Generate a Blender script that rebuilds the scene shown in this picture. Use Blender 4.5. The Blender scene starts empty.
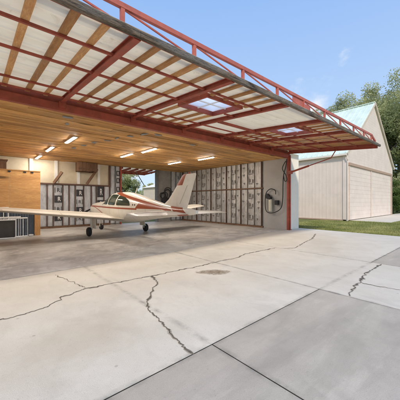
import bpy, math, random
from mathutils import Vector, Matrix, noise
random.seed(7)
R = math.radians
scene = bpy.context.scene
COL = scene.collection

# ------------------------------------------------------------------ tagging
def tag(o, label=None, cat=None, group=None, kind=None):
    if label: o['label'] = label
    if cat: o['category'] = cat
    if group: o['group'] = group
    if kind: o['kind'] = kind
    return o

def empty(name, loc=(0, 0, 0), rz=0.0):
    o = bpy.data.objects.new(name, None)
    o.empty_display_size = 0.2
    COL.objects.link(o)
    o.location = loc
    o.rotation_euler = (0, 0, rz)
    return o

def copy_tree(o, parent=None):
    c = o.copy(); COL.objects.link(c); c.parent = parent
    for ch in list(o.children):
        copy_tree(ch, c)
    return c

# ------------------------------------------------------------------ mesh builder
class MB:
    def __init__(s):
        s.v = []; s.f = []; s.t = []; s.tone = 0.5
    def add(s, vs, fs, tone=None):
        b = len(s.v)
        s.v += [tuple(p) for p in vs]
        s.f += [tuple(i + b for i in f) for f in fs]
        s.t += [s.tone if tone is None else tone] * len(fs)
    def box(s, x0, x1, y0, y1, z0, z1, tone=None):
        s.add([(x0,y0,z0),(x1,y0,z0),(x1,y1,z0),(x0,y1,z0),(x0,y0,z1),(x1,y0,z1),(x1,y1,z1),(x0,y1,z1)],
              [(0,3,2,1),(4,5,6,7),(0,1,5,4),(1,2,6,5),(2,3,7,6),(3,0,4,7)], tone)
    def bar(s, p, q, w, h, tone=None, up=(0, 0, 1)):
        p = Vector(p); q = Vector(q); d = (q - p).normalized(); u = Vector(up)
        if abs(d.dot(u)) > 0.98: u = Vector((0, 1, 0))
        a = d.cross(u).normalized() * w / 2; b = a.cross(d).normalized() * h / 2
        vs = [p - a - b, p + a - b, p + a + b, p - a + b, q - a - b, q + a - b, q + a + b, q - a + b]
        s.add(vs, [(0,1,2,3),(7,6,5,4),(0,4,5,1),(1,5,6,2),(2,6,7,3),(3,7,4,0)], tone)
    def tube(s, pts, r, n=8, tone=None, closed=False):
        pts = [Vector(p) for p in pts]; m = len(pts)
        rs = r if isinstance(r, (list, tuple)) else [r] * m
        rings = []; prev = None
        for i, p in enumerate(pts):
            if closed: d = pts[(i + 1) % m] - pts[i - 1]
            else: d = pts[min(i + 1, m - 1)] - pts[max(i - 1, 0)]
            d = d.normalized() if d.length > 1e-9 else Vector((0, 0, 1))
            if prev is None:
                u = Vector((0, 0, 1)) if abs(d.z) < 0.9 else Vector((1, 0, 0))
                a = d.cross(u).normalized()
            else:
                a = (prev - d * prev.dot(d)).normalized()
            prev = a; b = d.cross(a)
            rings.append([p + (a * math.cos(2*math.pi*k/n) + b * math.sin(2*math.pi*k/n)) * rs[i] for k in range(n)])
        vs = [v for rg in rings for v in rg]; fs = []
        for i in range(m if closed else m - 1):
            j = (i + 1) % m
            for k in range(n):
                fs.append((i*n+k, i*n+(k+1) % n, j*n+(k+1) % n, j*n+k))
        if not closed:
            fs.append(tuple(range(n - 1, -1, -1))); fs.append(tuple((m-1)*n + k for k in range(n)))
        s.add(vs, fs, tone)
    def lathe(s, prof, axis_o=(0,0,0), axis='z', n=24, tone=None):
        # prof: list of (radius, height)
        vs = []; fs = []
        o = Vector(axis_o)
        for r_, h_ in prof:
            for k in range(n):
                a = 2*math.pi*k/n; c, d = math.cos(a)*r_, math.sin(a)*r_
                if axis == 'z': p = Vector((c, d, h_))
                elif axis == 'x': p = Vector((h_, c, d))
                else: p = Vector((c, h_, d))
                vs.append(o + p)
        for i in range(len(prof) - 1):
            for k in range(n):
                fs.append((i*n+k, i*n+(k+1) % n, (i+1)*n+(k+1) % n, (i+1)*n+k))
        fs.append(tuple(range(n - 1, -1, -1))); fs.append(tuple((len(prof)-1)*n + k for k in range(n)))
        s.add(vs, fs, tone)
    def grid(s, f, nu, nv, tone=None, closed_v=False):
        vs = [f(i / nu, j / nv) for i in range(nu + 1) for j in range(nv + 1)]
        fs = [(i*(nv+1)+j, (i+1)*(nv+1)+j, (i+1)*(nv+1)+j+1, i*(nv+1)+j+1) for i in range(nu) for j in range(nv)]
        s.add(vs, fs, tone)
    def build(s, name, m, parent=None, smooth=False, xf=None, bevel=0, fix=True):
        vs = [xf(v) for v in s.v] if xf else s.v
        me = bpy.data.meshes.new(name)
        me.from_pydata([tuple(v) for v in vs], [], s.f)
        at = me.attributes.new('tone', 'FLOAT', 'FACE')
        at.data.foreach_set('value', s.t)
        me.update()
        if smooth:
            me.polygons.foreach_set('use_smooth', [True] * len(me.polygons))
        if fix:
            import bmesh
            bm = bmesh.new(); bm.from_mesh(me)
            bmesh.ops.recalc_face_normals(bm, faces=bm.faces)
            bm.to_mesh(me); bm.free()
        if smooth == 'auto':
            import bmesh
            bm = bmesh.new(); bm.from_mesh(me)
            for e in bm.edges:
                if len(e.link_faces) == 2 and e.calc_face_angle() > R(38): e.smooth = False
            bm.to_mesh(me); bm.free()
        me.materials.append(m)
        o = bpy.data.objects.new(name, me); COL.objects.link(o)
        o.parent = parent
        if bevel:
            b = o.modifiers.new('bevel', 'BEVEL'); b.width = bevel; b.segments = 2; b.limit_method = 'ANGLE'
        return o

# ------------------------------------------------------------------ node helpers
class G:
    """tiny expression helper around a material's node tree"""
    def __init__(s, name):
        s.m = bpy.data.materials.new(name); s.m.use_nodes = True
        s.nt = s.m.node_tree; s.n = s.nt.nodes; s.l = s.nt.links
        s.bsdf = s.n['Principled BSDF']
        s.tc = s.n.new('ShaderNodeTexCoord')
        s.geo = s.n.new('ShaderNodeNewGeometry')
        s._sep = None
    def link(s, a, b): s.l.new(a, b)
    def inp(s, sock, v):
        if isinstance(v, bpy.types.NodeSocket): s.l.new(v, sock)
        else: sock.default_value = v
    def math(s, op, a, b=0.0, c=0.0, clamp=False):
        nd = s.n.new('ShaderNodeMath'); nd.operation = op; nd.use_clamp = clamp
        s.inp(nd.inputs[0], a); s.inp(nd.inputs[1], b); s.inp(nd.inputs[2], c)
        return nd.outputs[0]
    def add(s, a, b): return s.math('ADD', a, b)
    def sub(s, a, b): return s.math('SUBTRACT', a, b)
    def mul(s, a, b): return s.math('MULTIPLY', a, b)
    def gt(s, a, b): return s.math('GREATER_THAN', a, b)
    def lt(s, a, b): return s.math('LESS_THAN', a, b)
    def pos(s, scale=(1, 1, 1), src='Object'):
        mp = s.n.new('ShaderNodeMapping'); mp.inputs['Scale'].default_value = scale
        s.l.new(s.tc.outputs[src], mp.inputs['Vector']); return mp.outputs[0]
    def wpos(s, scale=(1, 1, 1)):
        mp = s.n.new('ShaderNodeMapping'); mp.inputs['Scale'].default_value = scale
        s.l.new(s.geo.outputs['Position'], mp.inputs['Vector']); return mp.outputs[0]
    def xyz(s, v):
        nd = s.n.new('ShaderNodeSeparateXYZ'); s.l.new(v, nd.inputs[0]); return nd.outputs
    def noise(s, vec, scale=5, detail=6, rough=0.55, dist=0.0, out='Fac'):
        nd = s.n.new('ShaderNodeTexNoise'); s.l.new(vec, nd.inputs['Vector'])
        nd.inputs['Scale'].default_value = scale; nd.inputs['Detail'].default_value = detail
        nd.inputs['Roughness'].default_value = rough; nd.inputs['Distortion'].default_value = dist
        return nd.outputs[out]
    def vor(s, vec, scale=5, feature='F1', out='Distance'):
        nd = s.n.new('ShaderNodeTexVoronoi'); nd.feature = feature; s.l.new(vec, nd.inputs['Vector'])
        nd.inputs['Scale'].default_value = scale; return nd.outputs[out]
    def map(s, v, a, b, c=0.0, d=1.0):
        nd = s.n.new('ShaderNodeMapRange'); s.l.new(v, nd.inputs[0])
        nd.inputs[1].default_value = a; nd.inputs[2].default_value = b
        nd.inputs[3].default_value = c; nd.inputs[4].default_value = d; return nd.outputs[0]
    def mix(s, f, a, b, mode='MIX'):
        nd = s.n.new('ShaderNodeMix'); nd.data_type = 'RGBA'; nd.blend_type = mode
        s.inp(nd.inputs[0], f)
        for k, v in ((6, a), (7, b)):
            if isinstance(v, bpy.types.NodeSocket): s.l.new(v, nd.inputs[k])
            else: nd.inputs[k].default_value = (v[0], v[1], v[2], 1)
        return nd.outputs[2]
    def attr(s, name='tone'):
        nd = s.n.new('ShaderNodeAttribute'); nd.attribute_name = name; return nd.outputs['Fac']
    def bump(s, h, dist=0.01, strength=1.0):
        nd = s.n.new('ShaderNodeBump'); nd.inputs['Distance'].default_value = dist
        nd.inputs['Strength'].default_value = strength
        s.l.new(h, nd.inputs['Height']); s.l.new(nd.outputs[0], s.bsdf.inputs['Normal'])
    def out(s, col=None, rough=None, metal=None, spec=None):
        if col is not None: s.inp(s.bsdf.inputs['Base Color'], col if isinstance(col, bpy.types.NodeSocket) else (*col, 1))
        if rough is not None: s.inp(s.bsdf.inputs['Roughness'], rough)
        if metal is not None: s.inp(s.bsdf.inputs['Metallic'], metal)
        if spec is not None: s.inp(s.bsdf.inputs['Specular IOR Level'], spec)
        return s.m

def paint(name, col, rough=0.5, metal=0.0, var=0.25, dirt=(0.12, 0.09, 0.06), dirt_amt=0.25, scale=6, bump=0.002):
    g = G(name); p = g.wpos()
    n1 = g.noise(p, scale, 4, 0.6); n2 = g.noise(p, scale * 7, 2, 0.6)
    c = g.mix(g.map(n1, 0.3, 0.7), [x * (1 - var) for x in col], [min(1, x * (1 + var * 0.6)) for x in col])
    d = g.map(g.noise(p, scale * 2.3, 4, 0.7, 0.4), 0.55, 0.75, 0, dirt_amt)
    c = g.mix(d, c, dirt)
    if bump: g.bump(n2, bump)
    return g.out(c, g.map(n1, 0.3, 0.7, rough - 0.08, rough + 0.1), metal)

def wood(name, ca, cb, axis='x', rough=0.7, scale=1.0, grey=0.0, knots=True):
    g = G(name)
    sc = {'x': (1.3, 8, 8), 'y': (8, 1.3, 8), 'z': (8, 8, 1.3)}[axis]
    sc2 = {'x': (1, 5, 5), 'y': (5, 1, 5), 'z': (5, 5, 1)}[axis]
    tone = g.attr()
    p = g.wpos(tuple(x * scale for x in sc)); 
    off = g.n.new('ShaderNodeVectorMath'); off.operation = 'ADD'
    cmb = g.n.new('ShaderNodeCombineXYZ')
    for i in range(3): g.l.new(g.mul(tone, 37.0), cmb.inputs[i])
    g.l.new(p, off.inputs[0]); g.l.new(cmb.outputs[0], off.inputs[1]); p = off.outputs[0]
    grain = g.noise(p, 1.6, 5, 0.65, 1.2)
    fine = g.noise(p, 9, 4, 0.6)
    c = g.mix(g.map(grain, 0.3, 0.72), ca, cb)
    c = g.mix(g.mul(g.map(fine, 0.35, 0.7, 0, 0.45), 1.0), c, [x * 0.55 for x in ca])
    c = g.mix(g.map(tone, 0.0, 1.0, 0.0, 0.85), c, g.mix(1.0, c, (0.50, 0.44, 0.38), 'MULTIPLY'))
    c = g.mix(g.map(g.noise(g.wpos(sc2), .55, 5, .6, .4), .5, .72, 0, .5), c, g.mix(1.0, c, (0.45, 0.36, 0.28), 'MULTIPLY'))
    if knots:
        k = g.vor(g.wpos(tuple(x * scale for x in sc2)), 0.75)
        c = g.mix(g.map(k, 0.08, 0.19, 0.95, 0.0), c, [x * 0.25 for x in ca])
    if grey:
        gr = g.map(g.noise(g.wpos(), 0.9, 6, 0.6, 0.5), 0.5, 0.62, 0, grey)
        c = g.mix(gr, c, (0.20, 0.18, 0.16))
    g.bump(grain, 0.004)
    return g.out(c, rough)

# ------------------------------------------------------------------ materials
M = {}
def concrete(name, base, stain, amt, rough=0.85, streak=None, spots=True, blot=0.6):
    g = G(name); p = g.wpos()
    n0 = g.noise(p, 0.22, 5, 0.55, 0.6)
    n1 = g.noise(p, 1.1, 6, 0.62, 0.4)
    n2 = g.noise(p, 11, 4, 0.7)
    n3 = g.noise(p, 120, 3, 0.7)
    tone = g.attr()
    c = g.mix(g.map(n0, 0.35, 0.68), base, [b * s for b, s in zip(base, (0.84, 0.83, 0.81))])
    c = g.mix(g.map(n1, 0.4, 0.72, 0, amt), c, stain)
    c = g.mix(g.map(n2, 0.35, 0.7, 0, 0.22), c, [b * 0.72 for b in base])
    c = g.mix(g.map(n3, 0.35, 0.7, 0, 0.55), c, [min(1, b * 1.22) for b in base])
    if streak:
        sv = g.noise(g.wpos(streak), 1.0, 7, 0.6, 0.8)
        c = g.mix(g.map(sv, 0.45, 0.75, 0, blot), c, [b * 0.55 for b in base])
        sv2 = g.noise(g.wpos((streak[0]*.6, streak[1]*.8, 1)), 2.2, 7, 0.65, 0.4)
        c = g.mix(g.map(sv2, 0.55, 0.72, 0, blot * .6), c, [min(1, b * 1.5) for b in base])
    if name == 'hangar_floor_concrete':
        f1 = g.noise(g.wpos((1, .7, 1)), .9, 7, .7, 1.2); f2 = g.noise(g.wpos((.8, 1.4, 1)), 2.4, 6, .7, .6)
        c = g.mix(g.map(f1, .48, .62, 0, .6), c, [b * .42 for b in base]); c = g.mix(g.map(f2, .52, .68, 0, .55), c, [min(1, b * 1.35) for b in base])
    if name != 'hangar_floor_concrete' and name.endswith('concrete') and 'tilt' not in name:
        o = g.xyz(g.geo.outputs['Position']); jn = g.noise(p, 3.5, 6, .7)
        m = None
        for ax, v in ((1, 2.05), (0, 4.69), (0, 7.75), (0, 1.98)):
            k = g.map(g.math('ABSOLUTE', g.sub(o[ax], v)), 0.0, .07, 1.0, 0)
            m = k if m is None else g.math('MAXIMUM', m, k)
        m = g.mul(m, g.map(jn, .4, .65)); c = g.mix(m, c, [b * .5 for b in base])
        n5 = g.noise(g.wpos((1, .55, 1)), 2.6, 7, .66, 1.0)
        c = g.mix(g.map(n5, .5, .75, 0, .45), c, [b * .72 for b in base])
        c = g.mix(g.map(g.noise(p, 34, 3, .7), .6, .74, 0, .5), c, [b * .55 for b in base])
        if name == 'pale_concrete':   # spilled oil / patch, soaked in with a feathered rim
            def blob(cx, cy, ca, sa, rx, ry):
                dx = g.sub(o[0], cx); dy = g.sub(o[1], cy)
                u = g.math('DIVIDE', g.add(g.mul(dx, ca), g.mul(dy, sa)), rx); v = g.math('DIVIDE', g.sub(g.mul(dy, ca), g.mul(dx, sa)), ry)
                d = g.math('SQRT', g.add(g.mul(u, u), g.mul(v, v)))
                return g.add(d, g.mul(g.sub(g.noise(p, 3.2, 5, .62, .6), .5), 1.7))
            b1 = blob(4.02, 4.1, .8, -.6, .38, .17)
            c = g.mix(g.mul(g.map(b1, .55, 1.25, .95, 0), g.map(g.noise(p, 9, 5, .7), .3, .6, .55, 1)), c, (0.21, 0.15, 0.09))
            c = g.mix(g.map(g.math('ABSOLUTE', g.sub(b1, .93)), 0, .08, .55, 0), c, (0.16, 0.115, 0.075))
            b2 = blob(.9, 3.2, .9, .4, .8, .5); c = g.mix(g.map(b2, .5, 1.3, .28, 0), c, (0.42, 0.33, 0.22))
            b3 = blob(9.5, 4.0, .9, .4, 1.6, .5); c = g.mix(g.map(b3, .5, 1.3, .22, 0), c, (0.40, 0.35, 0.27))
    if spots:
        v = g.vor(p, 2.6); c = g.mix(g.map(v, 0.03, 0.06, 0.5, 0), c, [b * 0.45 for b in base])
    c = g.mix(g.map(tone, 0, 1, 0, 1), c, g.mix(1.0, c, (0.80, 0.80, 0.82), 'MULTIPLY'))
    g.bump(g.add(g.mul(n2, 0.6), g.mul(n3, 0.5)), 0.004)
    return g.out(c, rough, 0, 0.3)
M['pale'] = concrete('pale_concrete', (0.71, 0.65, 0.55), (0.53, 0.46, 0.365), 0.75)
M['grey'] = concrete('grey_concrete', (0.53, 0.47, 0.39), (0.39, 0.34, 0.275), 0.95, streak=(0.5, 2.2, 1), blot=.6)
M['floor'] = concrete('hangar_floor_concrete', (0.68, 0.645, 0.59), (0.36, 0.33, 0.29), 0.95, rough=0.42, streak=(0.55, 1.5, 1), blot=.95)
M['joint'] = paint('joint_filler', (0.02, 0.018, 0.016), 0.95)
M['crackm'] = paint('crack_dirt', (0.15, 0.125, 0.095), 0.95, var=.5, scale=20)
M['crackhalo'] = paint('crack_edge_stain', (0.42, 0.37, 0.30), 0.9, var=.35, scale=14)
M['stain'] = paint('oil_stain', (0.21, 0.155, 0.105), 0.8, var=.4, scale=9)
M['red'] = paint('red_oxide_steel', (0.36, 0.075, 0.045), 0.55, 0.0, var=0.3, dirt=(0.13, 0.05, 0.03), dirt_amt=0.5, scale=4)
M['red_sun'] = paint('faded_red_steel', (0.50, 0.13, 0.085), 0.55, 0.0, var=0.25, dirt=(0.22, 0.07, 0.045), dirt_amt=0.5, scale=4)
M['purlin'] = wood('purlin_wood', (0.62, 0.285, 0.095), (0.88, 0.53, 0.24), 'y', grey=.25)
M['ceil'] = wood('ceiling_boards', (0.74, 0.35, 0.095), (0.95, 0.62, 0.25), 'x', scale=0.75, grey=0.18)
M['ply'] = wood('plywood', (0.62, 0.31, 0.105), (0.80, 0.47, 0.185), 'x', scale=0.6)
M['brown'] = wood('dark_lumber', (0.17, 0.09, 0.05), (0.32, 0.18, 0.10), 'z')
M['studr'] = paint('rusty_stud', (0.12, 0.065, 0.045), 0.7)
M['post'] = wood('post_wood', (0.55, 0.28, 0.09), (0.68, 0.38, 0.15), 'z')
g = G('weathered_timber'); p = g.wpos((.5, 4, 4))
n1 = g.noise(p, 3.0, 9, .7, 1.0); n2 = g.noise(g.wpos((1, 2, 2)), 1.6, 7, .65, .5); n3 = g.noise(g.wpos((2, 12, 12)), 8, 5, .6)
c = g.mix(g.map(n1, .36, .64), (0.03, 0.025, 0.022), (0.40, 0.29, 0.19))
c = g.mix(g.map(n2, .42, .62, 0, .8), c, (0.24, 0.225, 0.20)); c = g.mix(g.map(n3, .5, .7, 0, .7), c, (0.04, 0.03, 0.025))
g.bump(g.add(n1, n3), .03); M['timber'] = g.out(c, .95)
M['cream'] = paint('cream_drywall', (0.62, 0.54, 0.40), 0.85, var=.12, dirt=(0.35, 0.28, 0.18), dirt_amt=.35, scale=2)
M['whitep'] = paint('white_paint', (0.78, 0.76, 0.72), 0.5, var=.08, dirt_amt=.15, scale=3)
M['whitem'] = paint('white_metal_siding', (0.95, 0.86, 0.72), 0.5, var=.03, dirt_amt=.12, scale=2)
M['black'] = paint('black_rubber', (0.015, 0.015, 0.016), 0.6, var=.3, dirt_amt=.1)
M['blackprint'] = paint('black_ink', (0.03, 0.03, 0.035), 0.7, var=.3, dirt=(0.3, 0.28, 0.26), dirt_amt=.35, scale=18)
M['greyprint'] = paint('faded_grey_ink', (0.15, 0.13, 0.115), 0.7, var=.4, dirt=(0.45, 0.41, 0.37), dirt_amt=.9, scale=14)
M['batten'] = paint('grey_brown_batten', (0.20, 0.165, 0.135), 0.8)
M['rackw'] = paint('bright_white_tube', (0.9, 0.9, 0.88), 0.4, var=.04, dirt_amt=.05)
M['navy'] = paint('slate_blue_sheet', (0.075, 0.095, 0.125), 0.5, var=.3, dirt_amt=.3)
M['darkmesh'] = paint('dark_screen_mesh', (0.07, 0.065, 0.06), 0.9)
M['galv'] = paint('galvanised_steel', (0.42, 0.43, 0.43), 0.4, 0.6, var=.2)
M['patch'] = paint('blue_grey_patch', (0.26, 0.27, 0.27), 0.6, var=.4, dirt=(.4, .25, .12), dirt_amt=.6, scale=9)
M['greypanel'] = paint('grey_wall_panel', (0.28, 0.27, 0.25), 0.7, var=.2, scale=3, dirt_amt=.4)
M['block'] = concrete('grey_tiltup_concrete', (0.46, 0.44, 0.41), (0.32, 0.30, 0.27), 0.7, spots=False)
M['pink'] = paint('pale_beige_siding', (0.82, 0.69, 0.585), 0.6, var=.07, dirt=(0.5, 0.4, 0.33), dirt_amt=.18, scale=1.2)
M['pink2'] = paint('warm_beige_ribbed_siding', (0.84, 0.69, 0.57), 0.6, var=.06, dirt=(0.5, 0.4, 0.33), dirt_amt=.18, scale=1.2)
M['trim'] = paint('tan_trim', (0.50, 0.34, 0.24), 0.6, var=.1)
M['mint'] = paint('mint_green_metal_roof', (0.70, 0.785, 0.68), 0.6, 0.0, var=.12, dirt=(0.35, 0.45, 0.42), dirt_amt=.4, scale=1.2)
M['tan'] = paint('tan_wall', (0.70, 0.58, 0.45), 0.7, var=.1)
M['grille'] = paint('steel_grey', (0.16, 0.155, 0.15), 0.5)
M['tire'] = paint('tyre_rubber', (0.02, 0.02, 0.02), 0.75)
M['brass'] = paint('yellow_white_tank', (0.66, 0.62, 0.48), 0.45, var=.1)

# insulation facing: crumpled foil/vinyl
def facing(name, a, b, metal, rough, amt):
    g = G(name); p = g.wpos((1, 1, 0.55))
    n1 = g.noise(p, 2.2, 9, 0.65, 1.2); n2 = g.noise(p, 9, 6, 0.6, .8)
    c = g.mix(g.map(n1, 0.35, 0.68), a, b)
    c = g.mix(g.map(n2, 0.5, 0.72, 0, amt), c, [x * .35 for x in a])
    n4 = g.noise(g.wpos((5, 5, .35)), 1.6, 4, .6)
    c = g.mix(g.map(n4, 0.5, 0.62, 0, amt), c, [x * .5 for x in a])
    g.bump(g.add(n1, g.mul(n2, .4)), 0.05)
    return g.out(c, rough, metal)
M['facing_w'] = facing('white_vinyl_facing', (0.42, 0.43, 0.45), (0.64, 0.645, 0.66), 0.1, 0.42, .3)
M['facing_g'] = facing('foil_kraft_facing', (0.40, 0.375, 0.345), (0.62, 0.595, 0.565), 0.3, 0.4, .42)

# door skin seen from beneath: cream ribbed sheet
g = G('cream_ribbed_sheet'); p = g.wpos()
n = g.noise(g.wpos((0.5, 2, 1)), 1.6, 8, 0.6, .4)
c = g.mix(g.map(n, .35, .7), (0.80, 0.735, 0.61), (0.90, 0.855, 0.745))
c = g.mix(g.map(g.noise(p, 3, 8, .7, .6), .58, .74, 0, .5), c, (0.42, 0.33, 0.22))
c = g.mix(g.map(g.vor(p, 2.0), .01, .035, .8, 0), c, (0.2, 0.12, 0.07))
g.out(c, 0.55)
tr = g.n.new('ShaderNodeBsdfTranslucent'); g.l.new(g.mix(1.0, c, (1.0, .88, .70), 'MULTIPLY'), tr.inputs[0])  # translucency added so daylight through the sheet brightens the door underside
mx = g.n.new('ShaderNodeMixShader'); mx.inputs[0].default_value = .38
g.l.new(g.bsdf.outputs[0], mx.inputs[1]); g.l.new(tr.outputs[0], mx.inputs[2]); g.l.new(mx.outputs[0], g.n['Material Output'].inputs[0]); M['skin'] = g.m
# aged concrete-grey outside face of door
# skylight
g = G('skylight_plastic'); g.out((0.85, 0.87, 0.9), 0.35)
g.bsdf.inputs['Transmission Weight'].default_value = 0.0
tr = g.n.new('ShaderNodeBsdfTranslucent'); tr.inputs[0].default_value = (0.9, 0.92, 0.95, 1)
mx = g.n.new('ShaderNodeMixShader'); mx.inputs[0].default_value = 0.75
g.l.new(g.bsdf.outputs[0], mx.inputs[1]); g.l.new(tr.outputs[0], mx.inputs[2])
g.l.new(mx.outputs[0], g.n['Material Output'].inputs[0]); M['skylight'] = g.m
# tube lamp
def emit(name, col, s):
    g = G(name); g.out(col, 0.5)
    g.bsdf.inputs['Emission Color'].default_value = (*col, 1); g.bsdf.inputs['Emission Strength'].default_value = s
    return g.m
M['lamp'] = emit('lit_tube', (1.0, 0.93, 0.84), 200)
# glass
g = G('tinted_glass'); g.out((0.03, 0.055, 0.045), 0.05, 0, 0.4); M['glass'] = g.m

# grass ground
g = G('lawn'); p = g.wpos()
n1 = g.noise(p, .35, 6, .6, .5); n2 = g.noise(p, 9, 6, .7); n3 = g.noise(p, 60, 3, .6)
c = g.mix(g.map(n1, .35, .65), (0.21, 0.23, 0.07), (0.32, 0.31, 0.12))
c = g.mix(g.map(n2, .4, .7, 0, .6), c, (0.12, 0.15, 0.04))
c = g.mix(g.map(n3, .45, .75, 0, .5), c, (0.36, 0.32, 0.15))
g.bump(g.add(n2, n3), .04); M['lawn'] = g.out(c, .95, 0, .1)
g = G('grass_blades'); t = g.attr()
c = g.mix(t, (0.19, 0.22, 0.06), (0.44, 0.42, 0.17)); M['blade'] = g.out(c, .8, 0, .2)

def leafmat(name, a, b):
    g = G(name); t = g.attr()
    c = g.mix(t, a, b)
    c = g.mix(g.map(g.noise(g.wpos(), .35, 4, .5), .4, .65, 0, .45), c, [x * 0.55 for x in a])
    g.out(c, .6, 0, .25)
    tr = g.n.new('ShaderNodeBsdfTranslucent'); g.l.new(c, tr.inputs[0])
    mx = g.n.new('ShaderNodeMixShader'); mx.inputs[0].default_value = .45
    g.l.new(g.bsdf.outputs[0], mx.inputs[1]); g.l.new(tr.outputs[0], mx.inputs[2])
    g.l.new(mx.outputs[0], g.n['Material Output'].inputs[0]); return g.m
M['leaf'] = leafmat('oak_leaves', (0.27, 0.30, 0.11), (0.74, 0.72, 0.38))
M['leaf2'] = leafmat('bush_leaves', (0.09, 0.15, 0.035), (0.26, 0.33, 0.09))
M['bark'] = paint('bark', (0.16, 0.125, 0.095), .95, var=.4, scale=4, bump=.03)

# aircraft paint with stripes (object coordinates; nose at y=0, tail at -y)
KL = 1.15
def plane_paint():
    g = G('ivory_and_rust_aircraft_paint')
    o = g.xyz(g.pos()); s = g.mul(o[1], -1 / KL); z = o[2]
    hi = g.sub(1.985, g.mul(g.sub(s, 3.6), 0.205))
    d = g.sub(z, hi)
    band = g.mul(g.mul(g.lt(g.math('ABSOLUTE', d), 0.05), g.gt(s, 3.25)), g.lt(s, 7.2))
    w = g.mul(g.mul(g.lt(d, 0.0), g.gt(z, 1.29)), g.gt(s, g.add(5.30, g.mul(g.sub(z, 1.29), 0.7))))
    lo = g.mul(g.lt(g.math('ABSOLUTE', g.sub(z, g.sub(1.335, g.mul(s, .012)))), 0.035), g.lt(s, 5.4))
    lo = g.mul(lo, g.gt(s, 0.35))
    tailp = g.mul(g.gt(s, g.add(7.35, g.mul(g.sub(z, 1.2), -1.2))), g.lt(s, g.add(7.85, g.mul(g.sub(z, 1.2), -1.2))))
    m = g.math('MAXIMUM', g.math('MAXIMUM', band, w), g.math('MAXIMUM', lo, tailp))
    n = g.noise(g.wpos(), 3, 7, .6)
    body = g.mix(g.map(n, .35, .7), (0.75, 0.71, 0.61), (0.82, 0.79, 0.70))
    # panel seams
    seam = 0.0
    for sv in (0.62, 1.93, 2.12, 3.35, 4.2, 5.1, 5.9, 6.7, 7.4):
        k = g.lt(g.math('ABSOLUTE', g.sub(s, sv)), 0.006)
        seam = k if seam == 0.0 else g.math('MAXIMUM', seam, k)
    body = g.mix(g.mul(seam, .55), body, (0.2, 0.17, 0.13))
    c = g.mix(m, body, (0.33, 0.075, 0.035))
    g.bsdf.inputs['Coat Weight'].default_value = .4
    g.bsdf.inputs['Coat Roughness'].default_value = .12
    return g.out(c, .32)
M['plane'] = plane_paint()
M['ivory'] = paint('ivory_paint', (0.80, 0.76, 0.67), .35, var=.07, dirt=(0.4, .35, .26), dirt_amt=.18, scale=3, bump=0)
M['wingtop'] = paint('faded_ivory_wing', (0.62, 0.57, 0.48), .42, var=.12, dirt=(0.3, .25, .18), dirt_amt=.35, scale=3, bump=0)
M['rust'] = paint('rust_red_paint', (0.33, 0.075, 0.035), .35, var=.1, dirt_amt=.1, bump=0)
M['seam'] = paint('dark_seam', (0.10, 0.06, 0.04), .6)

# ------------------------------------------------------------------ GROUND
mb = MB(); mb.box(-400, 600, -300, 700, -1.0, -0.03)
tag(mb.build('ground', M['lawn']), kind='structure', label='green lawn and open land around the hangars')

# slabs (each its own level sheet, thick)
def slab(name, x0, x1, y0, y1, m, tone=0.0, z=0.0):
    mb = MB(); mb.tone = tone
    mb.box(x0, x1, y0, y1, -0.15, z); return mb.build(name, m)
J = 0.008
sl = [(-9, -3.4-J, 2.05+J, 6.5-J, 'pale', .1), (-3.4+J, 4.69-J, 2.05+J, 7.44, 'pale', 0), (4.69+J, 7.75-J, -8, 7.44, 'pale', .05), (7.75+J, 14.4, 2.05+J, 7.44, 'pale', .12),
      (7.75+J, 14.4, -8, 2.05-J, 'grey', -0.1), (1.98+J, 4.69-J, -8, 2.05-J, 'grey', 0), (-.7+J, 1.98-J, -8, 2.05-J, 'grey', .15), (-3.4+J, -.7-J, -8, 2.05-J, 'grey', 0), (-9, -3.4-J, -8, 2.05-J, 'grey', .1)]
for a in sl:
    tag(slab('apron_slab', a[0], a[1], a[2], a[3], M[a[4]], a[5]), kind='structure')
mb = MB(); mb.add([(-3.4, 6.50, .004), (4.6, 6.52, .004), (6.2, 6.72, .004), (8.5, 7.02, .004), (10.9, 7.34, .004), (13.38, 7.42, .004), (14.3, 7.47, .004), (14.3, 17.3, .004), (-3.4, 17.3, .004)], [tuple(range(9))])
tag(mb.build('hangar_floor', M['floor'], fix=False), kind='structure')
tag(slab('hangar_footing', -3.4, 14.35, 7.46, 17.3, M['grey'], 0, -0.003), kind='structure')
tag(slab('joint_bed', -9, 14.35, -8, 7.4, M['joint'], 0, -0.003), kind='structure')

def crack(name, pts, w, seed, m=None):
    rnd = random.Random(seed); P = []
    for (a, b) in zip(pts[:-1], pts[1:]):
        a = Vector((*a, 0)); b = Vector((*b, 0)); n = max(2, int((b - a).length / 0.03))
        for i in range(n): P.append(a.lerp(b, i / n))
    P.append(Vector((*pts[-1], 0)))
    for k, p in enumerate(P):
        p.x += (noise.noise((k * .21, seed, 0)) * .06 + noise.noise((k * .5, seed, 4)) * .025 + rnd.uniform(-.01, .01)); p.y += (noise.noise((k * .19, seed, 9)) * .06 + noise.noise((k * .5, seed, 7)) * .025 + rnd.uniform(-.01, .01))
    for (mat_, ww, z) in ((M['crackhalo'], 1.7, .003), (M['crackm'], .85, .006)):
        mb = MB(); vs = []; 
        for i, p in enumerate(P):
            d = (P[min(i+1, len(P)-1)] - P[max(i-1, 0)]).normalized(); s = Vector((-d.y, d.x, 0))
            wl = w * ww * (.3 + 1.9 * abs(noise.noise((i * .13, seed + .5, 3)))) * (rnd.uniform(.6, 1.4) if ww < 1 else rnd.uniform(.85, 1.2)) * (0.25 if i in (0, len(P)-1) else 1)
            vs += [p + s * wl / 2 + Vector((0, 0, z)), p - s * wl / 2 + Vector((0, 0, z))]
        mb.add(vs, [(2*i, 2*i+1, 2*i+3, 2*i+2) for i in range(len(P) - 1)])
        o = mb.build(name, mat_, fix=False); tag(o, kind='structure')
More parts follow.
